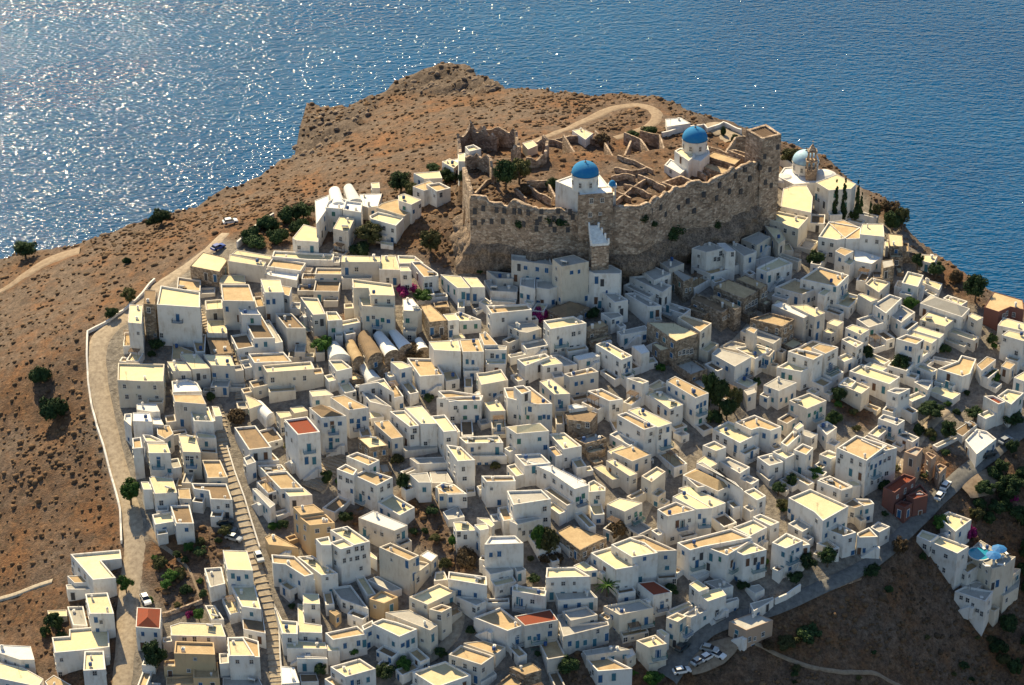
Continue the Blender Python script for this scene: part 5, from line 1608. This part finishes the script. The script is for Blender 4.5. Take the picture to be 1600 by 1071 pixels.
def tree(kind, mat, x0, y0, x1, y1, name=None, cat=None):
    """pixel box of the crown; foot near the box's bottom middle"""
    cx = (x0 + x1) / 2; foot = G(cx, y1 - (y1 - y0) * (.02 if kind != 'low' else .12)); dist = (foot - CAMP).length; m = dist / FP
    w = (x1 - x0) * m; h = (y1 - y0) * m / .87
    if kind == 'cyp': crown_h, zc = h * .96, h * .52
    elif kind == 'low': crown_h, zc = max(h * .8, w * .45), h * .33
    else:
        h = max(h - w * .5 * .35, w * .6); crown_h, zc = h * .85, h * .56
    nm = name or {'cyp': 'cypress_tree', 'tree': 'tree', 'low': 'shrub'}[kind]
    fy = foot.y + (w * .18 if kind != 'cyp' else 0); fz = hgrid(foot.x, fy)
    root = empty(nm, (foot.x, fy, fz))
    if kind != 'low':
        t = link('trunk', TRUNK, root); t.scale = (w * .55, w * .55, h * .5); t.location = (0, 0, 0)
    c = link('crown', crown(kind, mat), root); c.location = (0, 0, zc)
    sx = w / 2 / (.95 if kind != 'cyp' else .42); c.scale = (sx, sx, crown_h / (1.75 if kind == 'tree' else 1.95 if kind == 'cyp' else 1.2)); c.rotation_euler = (0, 0, rnd.uniform(0, 6.28))
    plants.append((root, kind, mat, cx, (y0 + y1) / 2, w)); return root
TREES = """t d 19 374 58 407|t d 233 322 270 356|l d 100 362 162 380|l d 226 338 246 352|l d 190 400 206 415|t d 162 479 187 502|t o 188 450 215 478|l d 44 570 82 608|l d 60 615 112 665|t g 184 748 224 797|l b 354 640 392 668
l d 372 350 410 382|l d 398 334 440 365|l d 430 320 470 352|t d 455 314 492 345|l d 375 368 420 392|l d 415 352 455 382|l d 452 340 486 368|t d 604 266 648 305|t o 630 285 660 318|l d 680 262 716 290|l d 662 256 690 270|t o 556 346 602 388|l d 540 378 582 402|t o 652 360 692 400|l d 715 275 735 300
t d 772 246 808 300|t o 790 245 832 292|l b 806 288 836 306|l d 850 275 880 300|t d 955 362 980 420|t d 1022 376 1068 416|l d 972 400 1012 428|t d 1000 392 1030 420|t d 1066 372 1096 404|l d 1100 362 1130 390|t d 1180 320 1200 352|l d 800 398 850 416|t d 1178 298 1205 345|t o 1217 232 1252 264|l d 1080 375 1110 395|l d 840 392 900 404|l d 1125 195 1135 215|l d 1140 208 1160 228|l d 1000 195 1030 214|l d 975 205 1000 218|l b 925 205 955 232
c d 1296 286 1311 346|c d 1308 285 1325 346|c d 1330 288 1344 345|c d 1338 305 1350 345|c d 1354 312 1364 346|l d 1318 325 1336 346|t o 1360 318 1376 347|t b 1372 314 1408 345|t d 1378 328 1410 366|t o 1396 323 1422 360|t d 1258 390 1291 422|t d 1422 393 1444 426|t d 1446 408 1478 440|l b 1480 420 1506 446|t d 1505 428 1543 478|l o 1465 392 1480 404
t d 1094 574 1122 640|t d 1108 582 1140 652|t o 1134 604 1160 650|t d 1120 620 1150 660|l d 1100 640 1130 665|t d 1172 588 1190 612|t g 828 814 856 876|t o 840 818 874 880|l b 840 868 882 890|t d 1392 552 1424 586|t g 1410 464 1436 490|t d 1346 538 1366 566|t d 1430 626 1478 662|t d 1466 656 1497 692|l d 1424 660 1446 684|t d 1568 686 1592 716|t d 1552 718 1577 744|t g 1452 806 1483 838|t d 1244 864 1277 896|t d 1278 854 1308 892|l d 1228 892 1258 914|t b 1392 840 1420 874
t d 870 1024 908 1066|t g 1004 1050 1038 1078|t d 584 1038 620 1066|t g 614 1028 646 1056|t d 488 1034 512 1064|t g 544 1010 562 1030|t g 184 898 210 934|t d 68 954 102 994|t d 222 996 262 1056|t g 300 950 322 974|l p 288 954 304 968|t d 1036 912 1062 936|t d 1072 966 1086 982|t g 698 836 716 860|l o 684 872 706 892|l b 704 856 746 896|t d 620 736 642 774|t d 500 732 522 762|t g 208 606 234 632|l d 320 612 338 628
t g 484 526 522 560|t g 644 456 680 478|l p 616 446 654 464|l b 626 536 670 562|l p 826 480 858 508|t d 1296 602 1322 634|t d 1508 636 1538 660|t d 1562 644 1600 670|t g 1260 730 1290 756|t d 1202 752 1230 778|t d 1226 738 1248 764|l d 915 480 940 500|t d 1540 520 1560 545|l g 1534 580 1566 600|l p 1572 770 1592 788|l p 1500 818 1526 848|l d 1436 860 1450 880
l d 1370 748 1400 770|t d 1520 752 1556 785|t d 1556 745 1600 790|t d 1575 790 1610 830|t d 1540 785 1575 812|l d 1590 840 1625 880|l d 1595 900 1625 940|l d 1590 985 1620 1020|l d 1570 1030 1600 1060|l d 1545 1000 1580 1030|l d 1560 960 1590 985|l d 1345 885 1380 905|l d 1240 985 1290 1012|l o 1210 1000 1250 1020|l b 1190 1002 1215 1020|t d 1092 915 1112 935|l d 1286 650 1310 665|l d 1290 640 1318 668|l d 1150 908 1175 925|t o 1376 365 1384 374|l d 400 862 408 868|l d 60 975 82 1000|l d 86 985 110 1005|l g 1160 880 1176 895|l o 940 868 962 880|l b 948 812 985 850"""
MM = {'d': 'leaf_dark', 'o': 'leaf_olive', 'b': 'leaf_brown', 'g': 'leaf_green', 'p': 'leaf_pink'}
for l in TREES.replace('\n', '|').split('|'):
    k, m, a, b_, c, d = l.split(); tree({'t': 'tree', 'l': 'low', 'c': 'cyp'}[k], MM[m], float(a), float(b_), float(c), float(d))
# wild shrubs of the gully at the right edge and of the gaps between the houses
for box, n_, lo, hi in (((1498, 748, 1602, 832), 16, 16, 30), ((1560, 832, 1640, 1060), 15, 20, 34), ((1330, 890, 1400, 930), 3, 10, 16), ((1180, 1000, 1600, 1071), 14, 8, 18)):
    for _ in range(n_):
        x = rnd.uniform(box[0], box[2]); y = rnd.uniform(box[1], box[3]); w_ = rnd.uniform(lo, hi)
        g_ = G(x, y)
        if any((g_ - b2['c']).to_2d().length < math.sqrt(b2['area']) * .7 + 1 for b2 in blocks) or any((g_ - n0).to_2d().length < wd + 1 for n0, wd in NOGO): continue
        tree(rnd.choice(('low', 'low', 'tree')), rnd.choice(('leaf_dark', 'leaf_dark', 'leaf_olive')), x - w_ / 2, y - w_ * .8, x + w_ / 2, y)
k_ = 0
for _ in range(2600):
    x = rnd.uniform(190, 1560); y = rnd.uniform(400, 1060)
    if not pip(np.array(x), np.array(y), [Vector((a_, b_, 0)) for a_, b_ in TOWN_PX]): continue
    g_ = G(x, y); r_ = rnd.uniform(1.0, 2.2)
    q_ = [Vector((g_.x + r_ * math.cos(t), g_.y + r_ * math.sin(t), 0)) for t in (0, 1.57, 3.14, 4.71)]
    if any((g_ - b2['c']).to_2d().length < 22 and overl(q_, b2['poly']) for b2 in blocks) or any((g_ - n0).to_2d().length < wd + .5 for n0, wd in NOGO): continue
    w_ = r_ * 2 * 6.3
    pb = [Vector((x - w_ / 2, y - w_ * .8, 0)), Vector((x + w_ / 2, y - w_ * .8, 0)), Vector((x + w_ / 2, y, 0)), Vector((x - w_ / 2, y, 0))]
    if any(abs(b2['px'][0].x - x) < 90 and abs(b2['px'][0].y - y) < 90 and overl(pb, b2['px']) for b2 in blocks): continue
    if any(abs(p_[3] - x) < 14 and abs(p_[4] - y) < 12 for p_ in plants): continue
    tree(rnd.choice(('low', 'tree')), rnd.choice(('leaf_dark', 'leaf_green', 'leaf_olive', 'leaf_dark')), x - w_ / 2, y - w_ * .8, x + w_ / 2, y); k_ += 1
    if k_ > 75: break
# palm
pf = G(948, 932); palm = empty('palm_tree', pf); tag(palm, 'young palm with arching fronds in the lane beside the blue-doored white house', 'palm tree')
b = MB(); b.tube((0, 0, -.5), (.1, 0, 3.2), .22, .15, 8); b.obj('trunk', ['bark'], palm)
b = MB()
for i in range(22):
    a = i * 2.4; el = .9 - (i % 5) * .28
    for k in range(5):
        r0, r1 = k * .62, (k + 1) * .62; z0 = 3.2 + math.sin(el) * r0 - .13 * r0 * r0; z1 = 3.2 + math.sin(el) * r1 - .13 * r1 * r1; w0 = .28 * (1 - k / 6)
        ca, sa = math.cos(a), math.sin(a); nx_, ny_ = -sa * w0, ca * w0
        b.add([(ca * r0 - nx_, sa * r0 - ny_, z0 - .08), (ca * r0, sa * r0, z0 + .05), (ca * r0 + nx_, sa * r0 + ny_, z0 - .08), (ca * r1 - nx_ * .8, sa * r1 - ny_ * .8, z1 - .08), (ca * r1, sa * r1, z1 + .05), (ca * r1 + nx_ * .8, sa * r1 + ny_ * .8, z1 - .08)], [(0, 1, 4, 3), (1, 2, 5, 4)])
b.obj('crown', ['leaf_green'], palm)
# scrub tufts over the wild ground
rs = np.random.RandomState(4); NSC = 34000
sx = rs.uniform(GX0 + 40, GX1 - 40, NSC * 4); sy = rs.uniform(400, 800, NSC * 4)
ix = ((sx - GX0) / GS).astype(int); iy = ((sy - GY0) / GS).astype(int)
dens_ = np.clip(.25 + .9 * np.clip(fbm(sx, sy, .05, 21, 5) + .15, 0, 1) + .5 * ((sx > 60) & (sy < 500)), 0, 1)
ok = (~town[iy, ix]) & (dsea[iy, ix] < -1) & (ZZ[iy, ix] > 3) & (rs.rand(NSC * 4) < dens_)
for bk in blocks:
    c = bk['c']; near = (abs(sx - c.x) < 12) & (abs(sy - c.y) < 12)
    if near.any():
        q = np.where(near)[0]; ok[q[pip(sx[q], sy[q], bk['poly'])]] = False
ROADS = [o for o in COL.objects if o.get('kind') == 'structure' and o.name.split('.')[0] in ('road', 'dirt_road', 'footpath', 'parking_ground', 'terrace_ground')]
occ = np.zeros(ZZ.shape, bool)
for o in ROADS:
    for v in o.data.vertices:
        j, i = int((v.co.y - GY0) / GS), int((v.co.x - GX0) / GS)
        if 0 < j < ny - 1 and 0 < i < nx - 1: occ[j:j + 2, i:i + 2] = True
ok &= ~occ[iy, ix]
sx, sy, ix, iy = sx[ok][:NSC], sy[ok][:NSC], ix[ok][:NSC], iy[ok][:NSC]
n = len(sx); fx = (sx - GX0) / GS - ix; fy = (sy - GY0) / GS - iy
sz = (ZZ[iy, ix] * (1 - fx) + ZZ[iy, ix + 1] * fx) * (1 - fy) + (ZZ[iy + 1, ix] * (1 - fx) + ZZ[iy + 1, ix + 1] * fx) * fy
phi = (1 + 5 ** .5) / 2
ico = np.array([(-1, phi, 0), (1, phi, 0), (-1, -phi, 0), (1, -phi, 0), (0, -1, phi), (0, 1, phi), (0, -1, -phi), (0, 1, -phi), (phi, 0, -1), (phi, 0, 1), (-phi, 0, -1), (-phi, 0, 1)]) / 1.9
icf = np.array([(0, 11, 5), (0, 5, 1), (0, 1, 7), (0, 7, 10), (0, 10, 11), (1, 5, 9), (5, 11, 4), (11, 10, 2), (10, 7, 6), (7, 1, 8), (3, 9, 4), (3, 4, 2), (3, 2, 6), (3, 6, 8), (3, 8, 9), (4, 9, 5), (2, 4, 11), (6, 2, 10), (8, 6, 7), (9, 8, 1)])
size = rs.gamma(3.0, .11, n) + .10; size = np.minimum(size, .95)
Vs = ico[None] * (size[:, None, None] * rs.uniform(.7, 1.35, (n, 12, 1))) * np.array([1, 1, .7]); ang = rs.rand(n) * 6.28
Vs = np.stack([Vs[..., 0] * np.cos(ang)[:, None] - Vs[..., 1] * np.sin(ang)[:, None], Vs[..., 0] * np.sin(ang)[:, None] + Vs[..., 1] * np.cos(ang)[:, None], Vs[..., 2]], -1)
Vs += np.stack([sx, sy, sz + size * .15], -1)[:, None]
Fs = (icf[None] + (np.arange(n) * 12)[:, None, None]).reshape(-1, 3)
def scrubmat():
    m, nt, b = newmat('scrub'); at_ = N(nt, 'ShaderNodeAttribute', attribute_name='cover'); sp = nt.nodes.new('ShaderNodeSeparateColor'); nt.links.new(at_.outputs['Color'], sp.inputs[0])
    nt.links.new(ramp(nt, sp.outputs[0], [(0, (.07, .048, .03)), (.35, (.12, .076, .043)), (.7, (.17, .10, .052)), (1, (.23, .14, .075))]), b.inputs['Base Color']); bump(nt, b, noise_t(nt, coords(nt), 5, 3), .8, .2)
scrubmat()
cr = np.repeat(np.clip(.25 + .5 * rs.rand(n) + .35 * fbm(sx, sy, .08, 33), 0, 1), 12); cc = np.stack([cr, cr, cr, np.ones_like(cr)], -1)
so = link('scrub', np_mesh('scrub', Vs.reshape(-1, 3), Fs, 'scrub', cc, smooth=True)); tag(so, 'dry brown scrub tufts dotted over the hillside', 'scrub', kind='stuff')
# loose rocks near the headland
n = 160; rx = []; 
cand = rs.randint(0, ny * nx, 60000); cy, cx = cand // nx, cand % nx
good = (rockm[cy, cx] > .6) & (dsea[cy, cx] < -4) & (YY[cy, cx] > 480); cy, cx = cy[good][:n], cx[good][:n]; n = len(cy)
size = np.minimum(rs.gamma(2.0, .35, n) + .2, 1.1)
Vs = ico[None] * (size[:, None, None] * rs.uniform(.6, 1.4, (n, 12, 1))) * np.array([1.2, 1, .8]) + np.stack([XX[cy, cx], YY[cy, cx], ZZ[cy, cx]], -1)[:, None]
Fs = (icf[None] + (np.arange(n) * 12)[:, None, None]).reshape(-1, 3)
tag(link('loose_rocks', np_mesh('loose_rocks', Vs.reshape(-1, 3), Fs, 'cliff', smooth=False)), 'grey brown boulders strewn over the rocky headland', 'rocks', kind='stuff')

# ---------------------------------------------------------------- cars
def mk_car(mat):
    body = MB(); prof = [(-2.05, .35), (-2.1, .75), (-1.95, .95), (-1.2, 1.0), (1.0, .98), (1.85, .85), (2.1, .7), (2.08, .35)]
    vs = [(x, s * .83, z) for s in (-1, 1) for x, z in prof]; k = len(prof)
    body.add(vs, [tuple(range(k)), tuple(range(2 * k - 1, k - 1, -1))] + [(i, k + i, k + (i + 1) % k, (i + 1) % k) for i in range(k)])
    cab = [(-1.75, .97), (-1.35, 1.45), (.25, 1.47), (1.0, .97)]
    vs = [(x, s * (.8 if z < 1 else .64), z) for s in (-1, 1) for x, z in cab]
    g = MB(); g.add(vs, [(0, 1, 2, 3), (7, 6, 5, 4), (0, 4, 5, 1), (2, 6, 7, 3)])
    rf = MB(); rf.add([(-1.38, -.66, 1.46), (.28, -.66, 1.48), (.28, .66, 1.48), (-1.38, .66, 1.46), (-1.36, -.64, 1.52), (.22, -.64, 1.54), (.22, .64, 1.54), (-1.36, .64, 1.52)], [(4, 5, 6, 7), (0, 1, 5, 4), (1, 2, 6, 5), (2, 3, 7, 6), (3, 0, 4, 7)])
    w = MB(); w.tube((0, -.11, 0), (0, .11, 0), .33, .33, 14)
    return body.mesh('body', [mat]), g.mesh('windows', ['glass']), rf.mesh('roof', [mat]), w.mesh('wheel', ['tyre'])
CARM = {k: mk_car(m) for k, m in (('w', 'car_white'), ('s', 'car_silver'), ('d', 'car_dark'), ('b', 'car_blue'))}
def car(px, py, ang, k, label, grp='cars parked around the town'):
    g = G(px, py); z = max(hgrid(g.x + a, g.y + b_) for a in (-1, 0, 1) for b_ in (-1, 0, 1)) + .12
    r = empty('parked_car', (g.x, g.y, z)); r.rotation_euler = (0, 0, R(ang)); tag(r, label, 'car', grp)
    bm, gm, rm, wm = CARM[k]; link('body', bm, r); link('windows', gm, r); link('roof', rm, r)
    for x in (-1.3, 1.3):
        for y in (-.78, .78): link('wheel', wm, r, (x, y, .33))
car(360, 351, 20, 'w', 'white car parked at the top end of the promenade beside the dark bushes'); car(341, 391, 45, 'b', 'blue car parked just below the white garden wall on the promenade')
car(366, 846, -25, 's', 'pale silver car beside the stepped street below the brown-fronted house'); car(357, 833, -15, 'd', 'dark car just behind the pale silver one beside the stepped street'); car(352, 821, 10, 'd', 'dark car tucked against the brown-fronted house, last of the row')
car(405, 876, -70, 's', 'pale car parked on the stepped street left of the cream terraces'); car(228, 942, -65, 'w', 'white car parked on the dry field above the red-hipped house'); 
car(1468, 782, 60, 'w', 'white car parked on the bend below the brown unfinished building'); car(1477, 766, 60, 'w', 'small white car parked behind another on the bend by the brown building')
car(1543, 718, 30, 'd', 'dark green car parked on the road below the white stepped terrace'); car(1571, 693, 40, 's', 'silver car parked under the tree at the top of the right-hand road')
car(1065, 1056, 15, 'w', 'white car nearest the camera on the lower road'); car(1092, 1040, 40, 's', 'silver car at the left end of the cluster on the dirt parking')
car(1105, 1034, 40, 'w', 'white car in the middle of the cluster on the dirt parking'); car(1120, 1030, -35, 'w', 'white car at the right end of the cluster on the dirt parking'); car(1108, 1022, -20, 's', 'silver car at the back of the cluster on the dirt parking'); car(1066, 1018, 50, 'd', 'dark car parked against the white house on the lower road')
# pool terrace furniture
def pz(px, py, cand=None): 
    q = P(px, py, PT); return q
vb = [bk for bk in blocks if abs(bk['pts'][0][0] - (1380 + 850 / 5)) < .5 and abs(bk['pts'][0][1] - (780 + 545 / 5)) < .5]
if vb:
    bk = vb[0]; PT = bk['z'] + .02
    ps = P(1530, 866, PT); b = MB(); b.lathe((0, 0, 0), [(2.9, 0), (2.9, .18), (2.6, .18), (2.6, .1)], 28, 0)
    t = empty('swimming_pool', ps); tag(t, 'small turquoise swimming pool on the white hotel terrace', 'pool'); b.obj('pool_rim', ['pool_tile'], t)
    b = MB(); b.lathe((0, 0, .12), [(2.62, 0), (0, 0)], 28); b.obj('pool_water', ['pool'], t)
    for px, py, l in ((1551, 878, 'blue parasol open beside the pool, nearer the camera'), (1560, 868, 'blue parasol open beside the pool, nearer the sea')):
        p = P(px, py, PT); t = empty('parasol', p); tag(t, l, 'parasol', 'blue parasols by the pool')
        b = MB(); b.tube((0, 0, 0), (0, 0, 2.5), .04, .04, 6); b.obj('pole', ['white_paint'], t)
        b = MB(); b.lathe((0, 0, 0), [(1.9, 1.9), (1, 2.3), (0, 2.6)], 8); b.lathe((0, 0, 0), [(1.9, 1.88), (0, 2.5)], 8); b.obj('canopy', ['parasol'], t)
    for i, (px, py) in enumerate(((1536, 858), (1543, 886), (1566, 872), (1572, 866), (1562, 884))):
        p = P(px, py, PT); t = empty('sun_lounger', p); t.rotation_euler = (0, 0, .5 + i); tag(t, 'cream sun lounger ' + ('at the back rim of the pool', 'in front of the nearer blue parasol', 'right of the nearer blue parasol', 'right of the farther blue parasol', 'right of the pool at the terrace edge')[i], 'sun lounger', 'sun loungers round the pool')
        b = MB(); b.box((0, 0, .35), (.65, 1.3, .1)); b.obj('seat', ['white_paint'], t); b = MB(); b.add([(-.32, .65, .4), (.32, .65, .4), (.32, 1.15, .85), (-.32, 1.15, .85), (-.32, .7, .34), (.32, .7, .34), (.32, 1.2, .78), (-.32, 1.2, .78)], [(0, 1, 2, 3), (7, 6, 5, 4), (0, 4, 5, 1), (3, 2, 6, 7), (1, 5, 6, 2), (0, 3, 7, 4)]); b.obj('backrest', ['white_paint'], t)
        b = MB(); [b.box((x, y, .15), (.05, .05, .3)) for x in (-.28, .28) for y in (-.55, .55)]; b.obj('legs', ['white_paint'], t)

lp = G(1403, 753); t = empty('street_lamp', lp); tag(t, 'slim dark street lamp beside the lower road near the brown building', 'street lamp')
b = MB(); b.tube((0, 0, -.3), (0, 0, 5.5), .07, .05, 6); b.box((0, -.4, 5.5), (.06, .9, .06)); b.obj('pole', ['darkgrey'], t); b = MB(); b.box((0, -.85, 5.45), (.25, .5, .12)); b.obj('lamp_head', ['frame'], t)
# ---------------------------------------------------------------- labels
LM = [('gate church', 915, 275), ('rear castle church', 1085, 235), ('castle corner tower', 1193, 235), ('carved stone bell tower', 1266, 262), ('row of cypresses', 1320, 320), ('red-roofed townhouse', 472, 680), ('red-hipped house', 231, 978),
      ('barrel-vaulted houses', 595, 540), ('brown stone row', 1110, 475), ('maroon building', 1420, 780), ('swimming pool', 1528, 867), ('round tree on promenade bend', 205, 772), ('pale blue roof house', 598, 818), ('large ochre house', 490, 815), ('roof with painted rings', 677, 490),
      ('palm tree', 948, 915), ('red flat-roofed house', 1020, 920), ('dark walled-garden trees', 1118, 615), ('tall tree clump', 850, 850), ('pine by right-hand road', 1455, 645), ('lone ochre roadside house', 1172, 985), ('maroon ridge house', 1570, 480), ('brown hipped roof', 887, 483), ('grey hipped mansion', 1475, 478), ('three-storey grey-balconied house', 880, 535),
      ('long blue-balconied house', 1355, 700), ('promenade corner', 150, 525), ('white vaulted chapel', 532, 305), ('broad white steps', 508, 738), ('brown-floored terrace', 560, 1000), ('hipped tan-roofed house', 1105, 750), ('blue-windowed tall house', 585, 480), ('castle left corner', 720, 350), ('dirt parking', 1105, 1035), ('foot of stepped street', 430, 1055), ('top of stepped street', 335, 630), ('lower road bend', 1390, 865)]
ORD = ['', 'second', 'third', 'fourth', 'fifth', 'sixth', 'seventh', 'eighth', 'ninth', 'tenth', 'eleventh', 'twelfth', 'thirteenth', 'fourteenth']
DIR = ['right of', 'below-right of', 'below', 'below-left of', 'left of', 'above-left of', 'above', 'above-right of']
def spot(items):
    """items: (obj, x, y, descr) -> nearest landmark, direction and rank among its fellows there"""
    bk = {}
    for o, x, y, ds in items:
        nm, lx, ly = min(LM, key=lambda l: (l[1] - x) ** 2 + ((l[2] - y) * 1.3) ** 2); d = math.hypot(x - lx, (y - ly) * 1.3)
        s = int(((math.degrees(math.atan2(y - ly, x - lx)) + 382.5) % 360) // 45) % 8
        bk.setdefault((nm, s), []).append((d, o, ds))
    for (nm, s), l in bk.items():
        l.sort(key=lambda t: t[0])
        for i, (d, o, ds) in enumerate(l):
            rank = 'nearest' if i == 0 else ORD[min(i, 13)] + ' nearest'
            o['label'] = (f'{ds}, at the {nm}' if d < 14 and i == 0 and False else f'{ds}, {rank} {DIR[s]} the {nm}')
RN = {'c': 'cream', 't': 'tan', 'b': 'brown', 'g': 'grey', 'w': 'bright white', 'r': 'red', 's': 'brown'}; WN = {'w': 'white', 'c': 'cream', 'g': 'greyish', 's': 'stone', 'o': 'ochre', 'm': 'maroon', 'k': 'brown'}
it = []
for h in houses:
    m = max(h['b'], key=lambda b_: b_['area']); x = sum(p[0] for p in m['pts']) / len(m['pts']); y = sum(p[1] for p in m['pts']) / len(m['pts'])
    size = 'small ' if m['area'] < 28 else 'tall ' if m['H'] > 7.5 else 'large ' if m['area'] > 110 else ''
    rf = {'p': 'roof', 'n': 'roof', 'v': 'barrel roof', 'y': 'hipped roof'}.get(m['form'], 'roof')
    it.append((h['o'], x, y, f"{size}{WN[h['b'][0]['wall']]} house with {RN[m['roof']]} {rf}"))
    tag(h['o'], cat='house', group='flat-roofed houses of the hill town')
spot(it)
for k_, nm in (('tree', 'tree'), ('low', 'shrub'), ('cyp', 'cypress')):
    it = []
    for root, kind, mat, x, y, w in plants:
        if kind != k_: continue
        col = {'leaf_dark': 'dark green', 'leaf_olive': 'olive green', 'leaf_brown': 'brownish', 'leaf_green': 'fresh green', 'leaf_pink': 'pink flowering'}[mat]
        it.append((root, x, y, f"{col} {nm}")); tag(root, cat=nm, group={'tree': 'trees among the houses', 'low': 'shrubs of the hillside', 'cyp': 'cypresses by the right-hand church'}[kind])
    spot(it)
print('houses', len(houses), 'trees', len(plants), 'objs', len(bpy.data.objects))
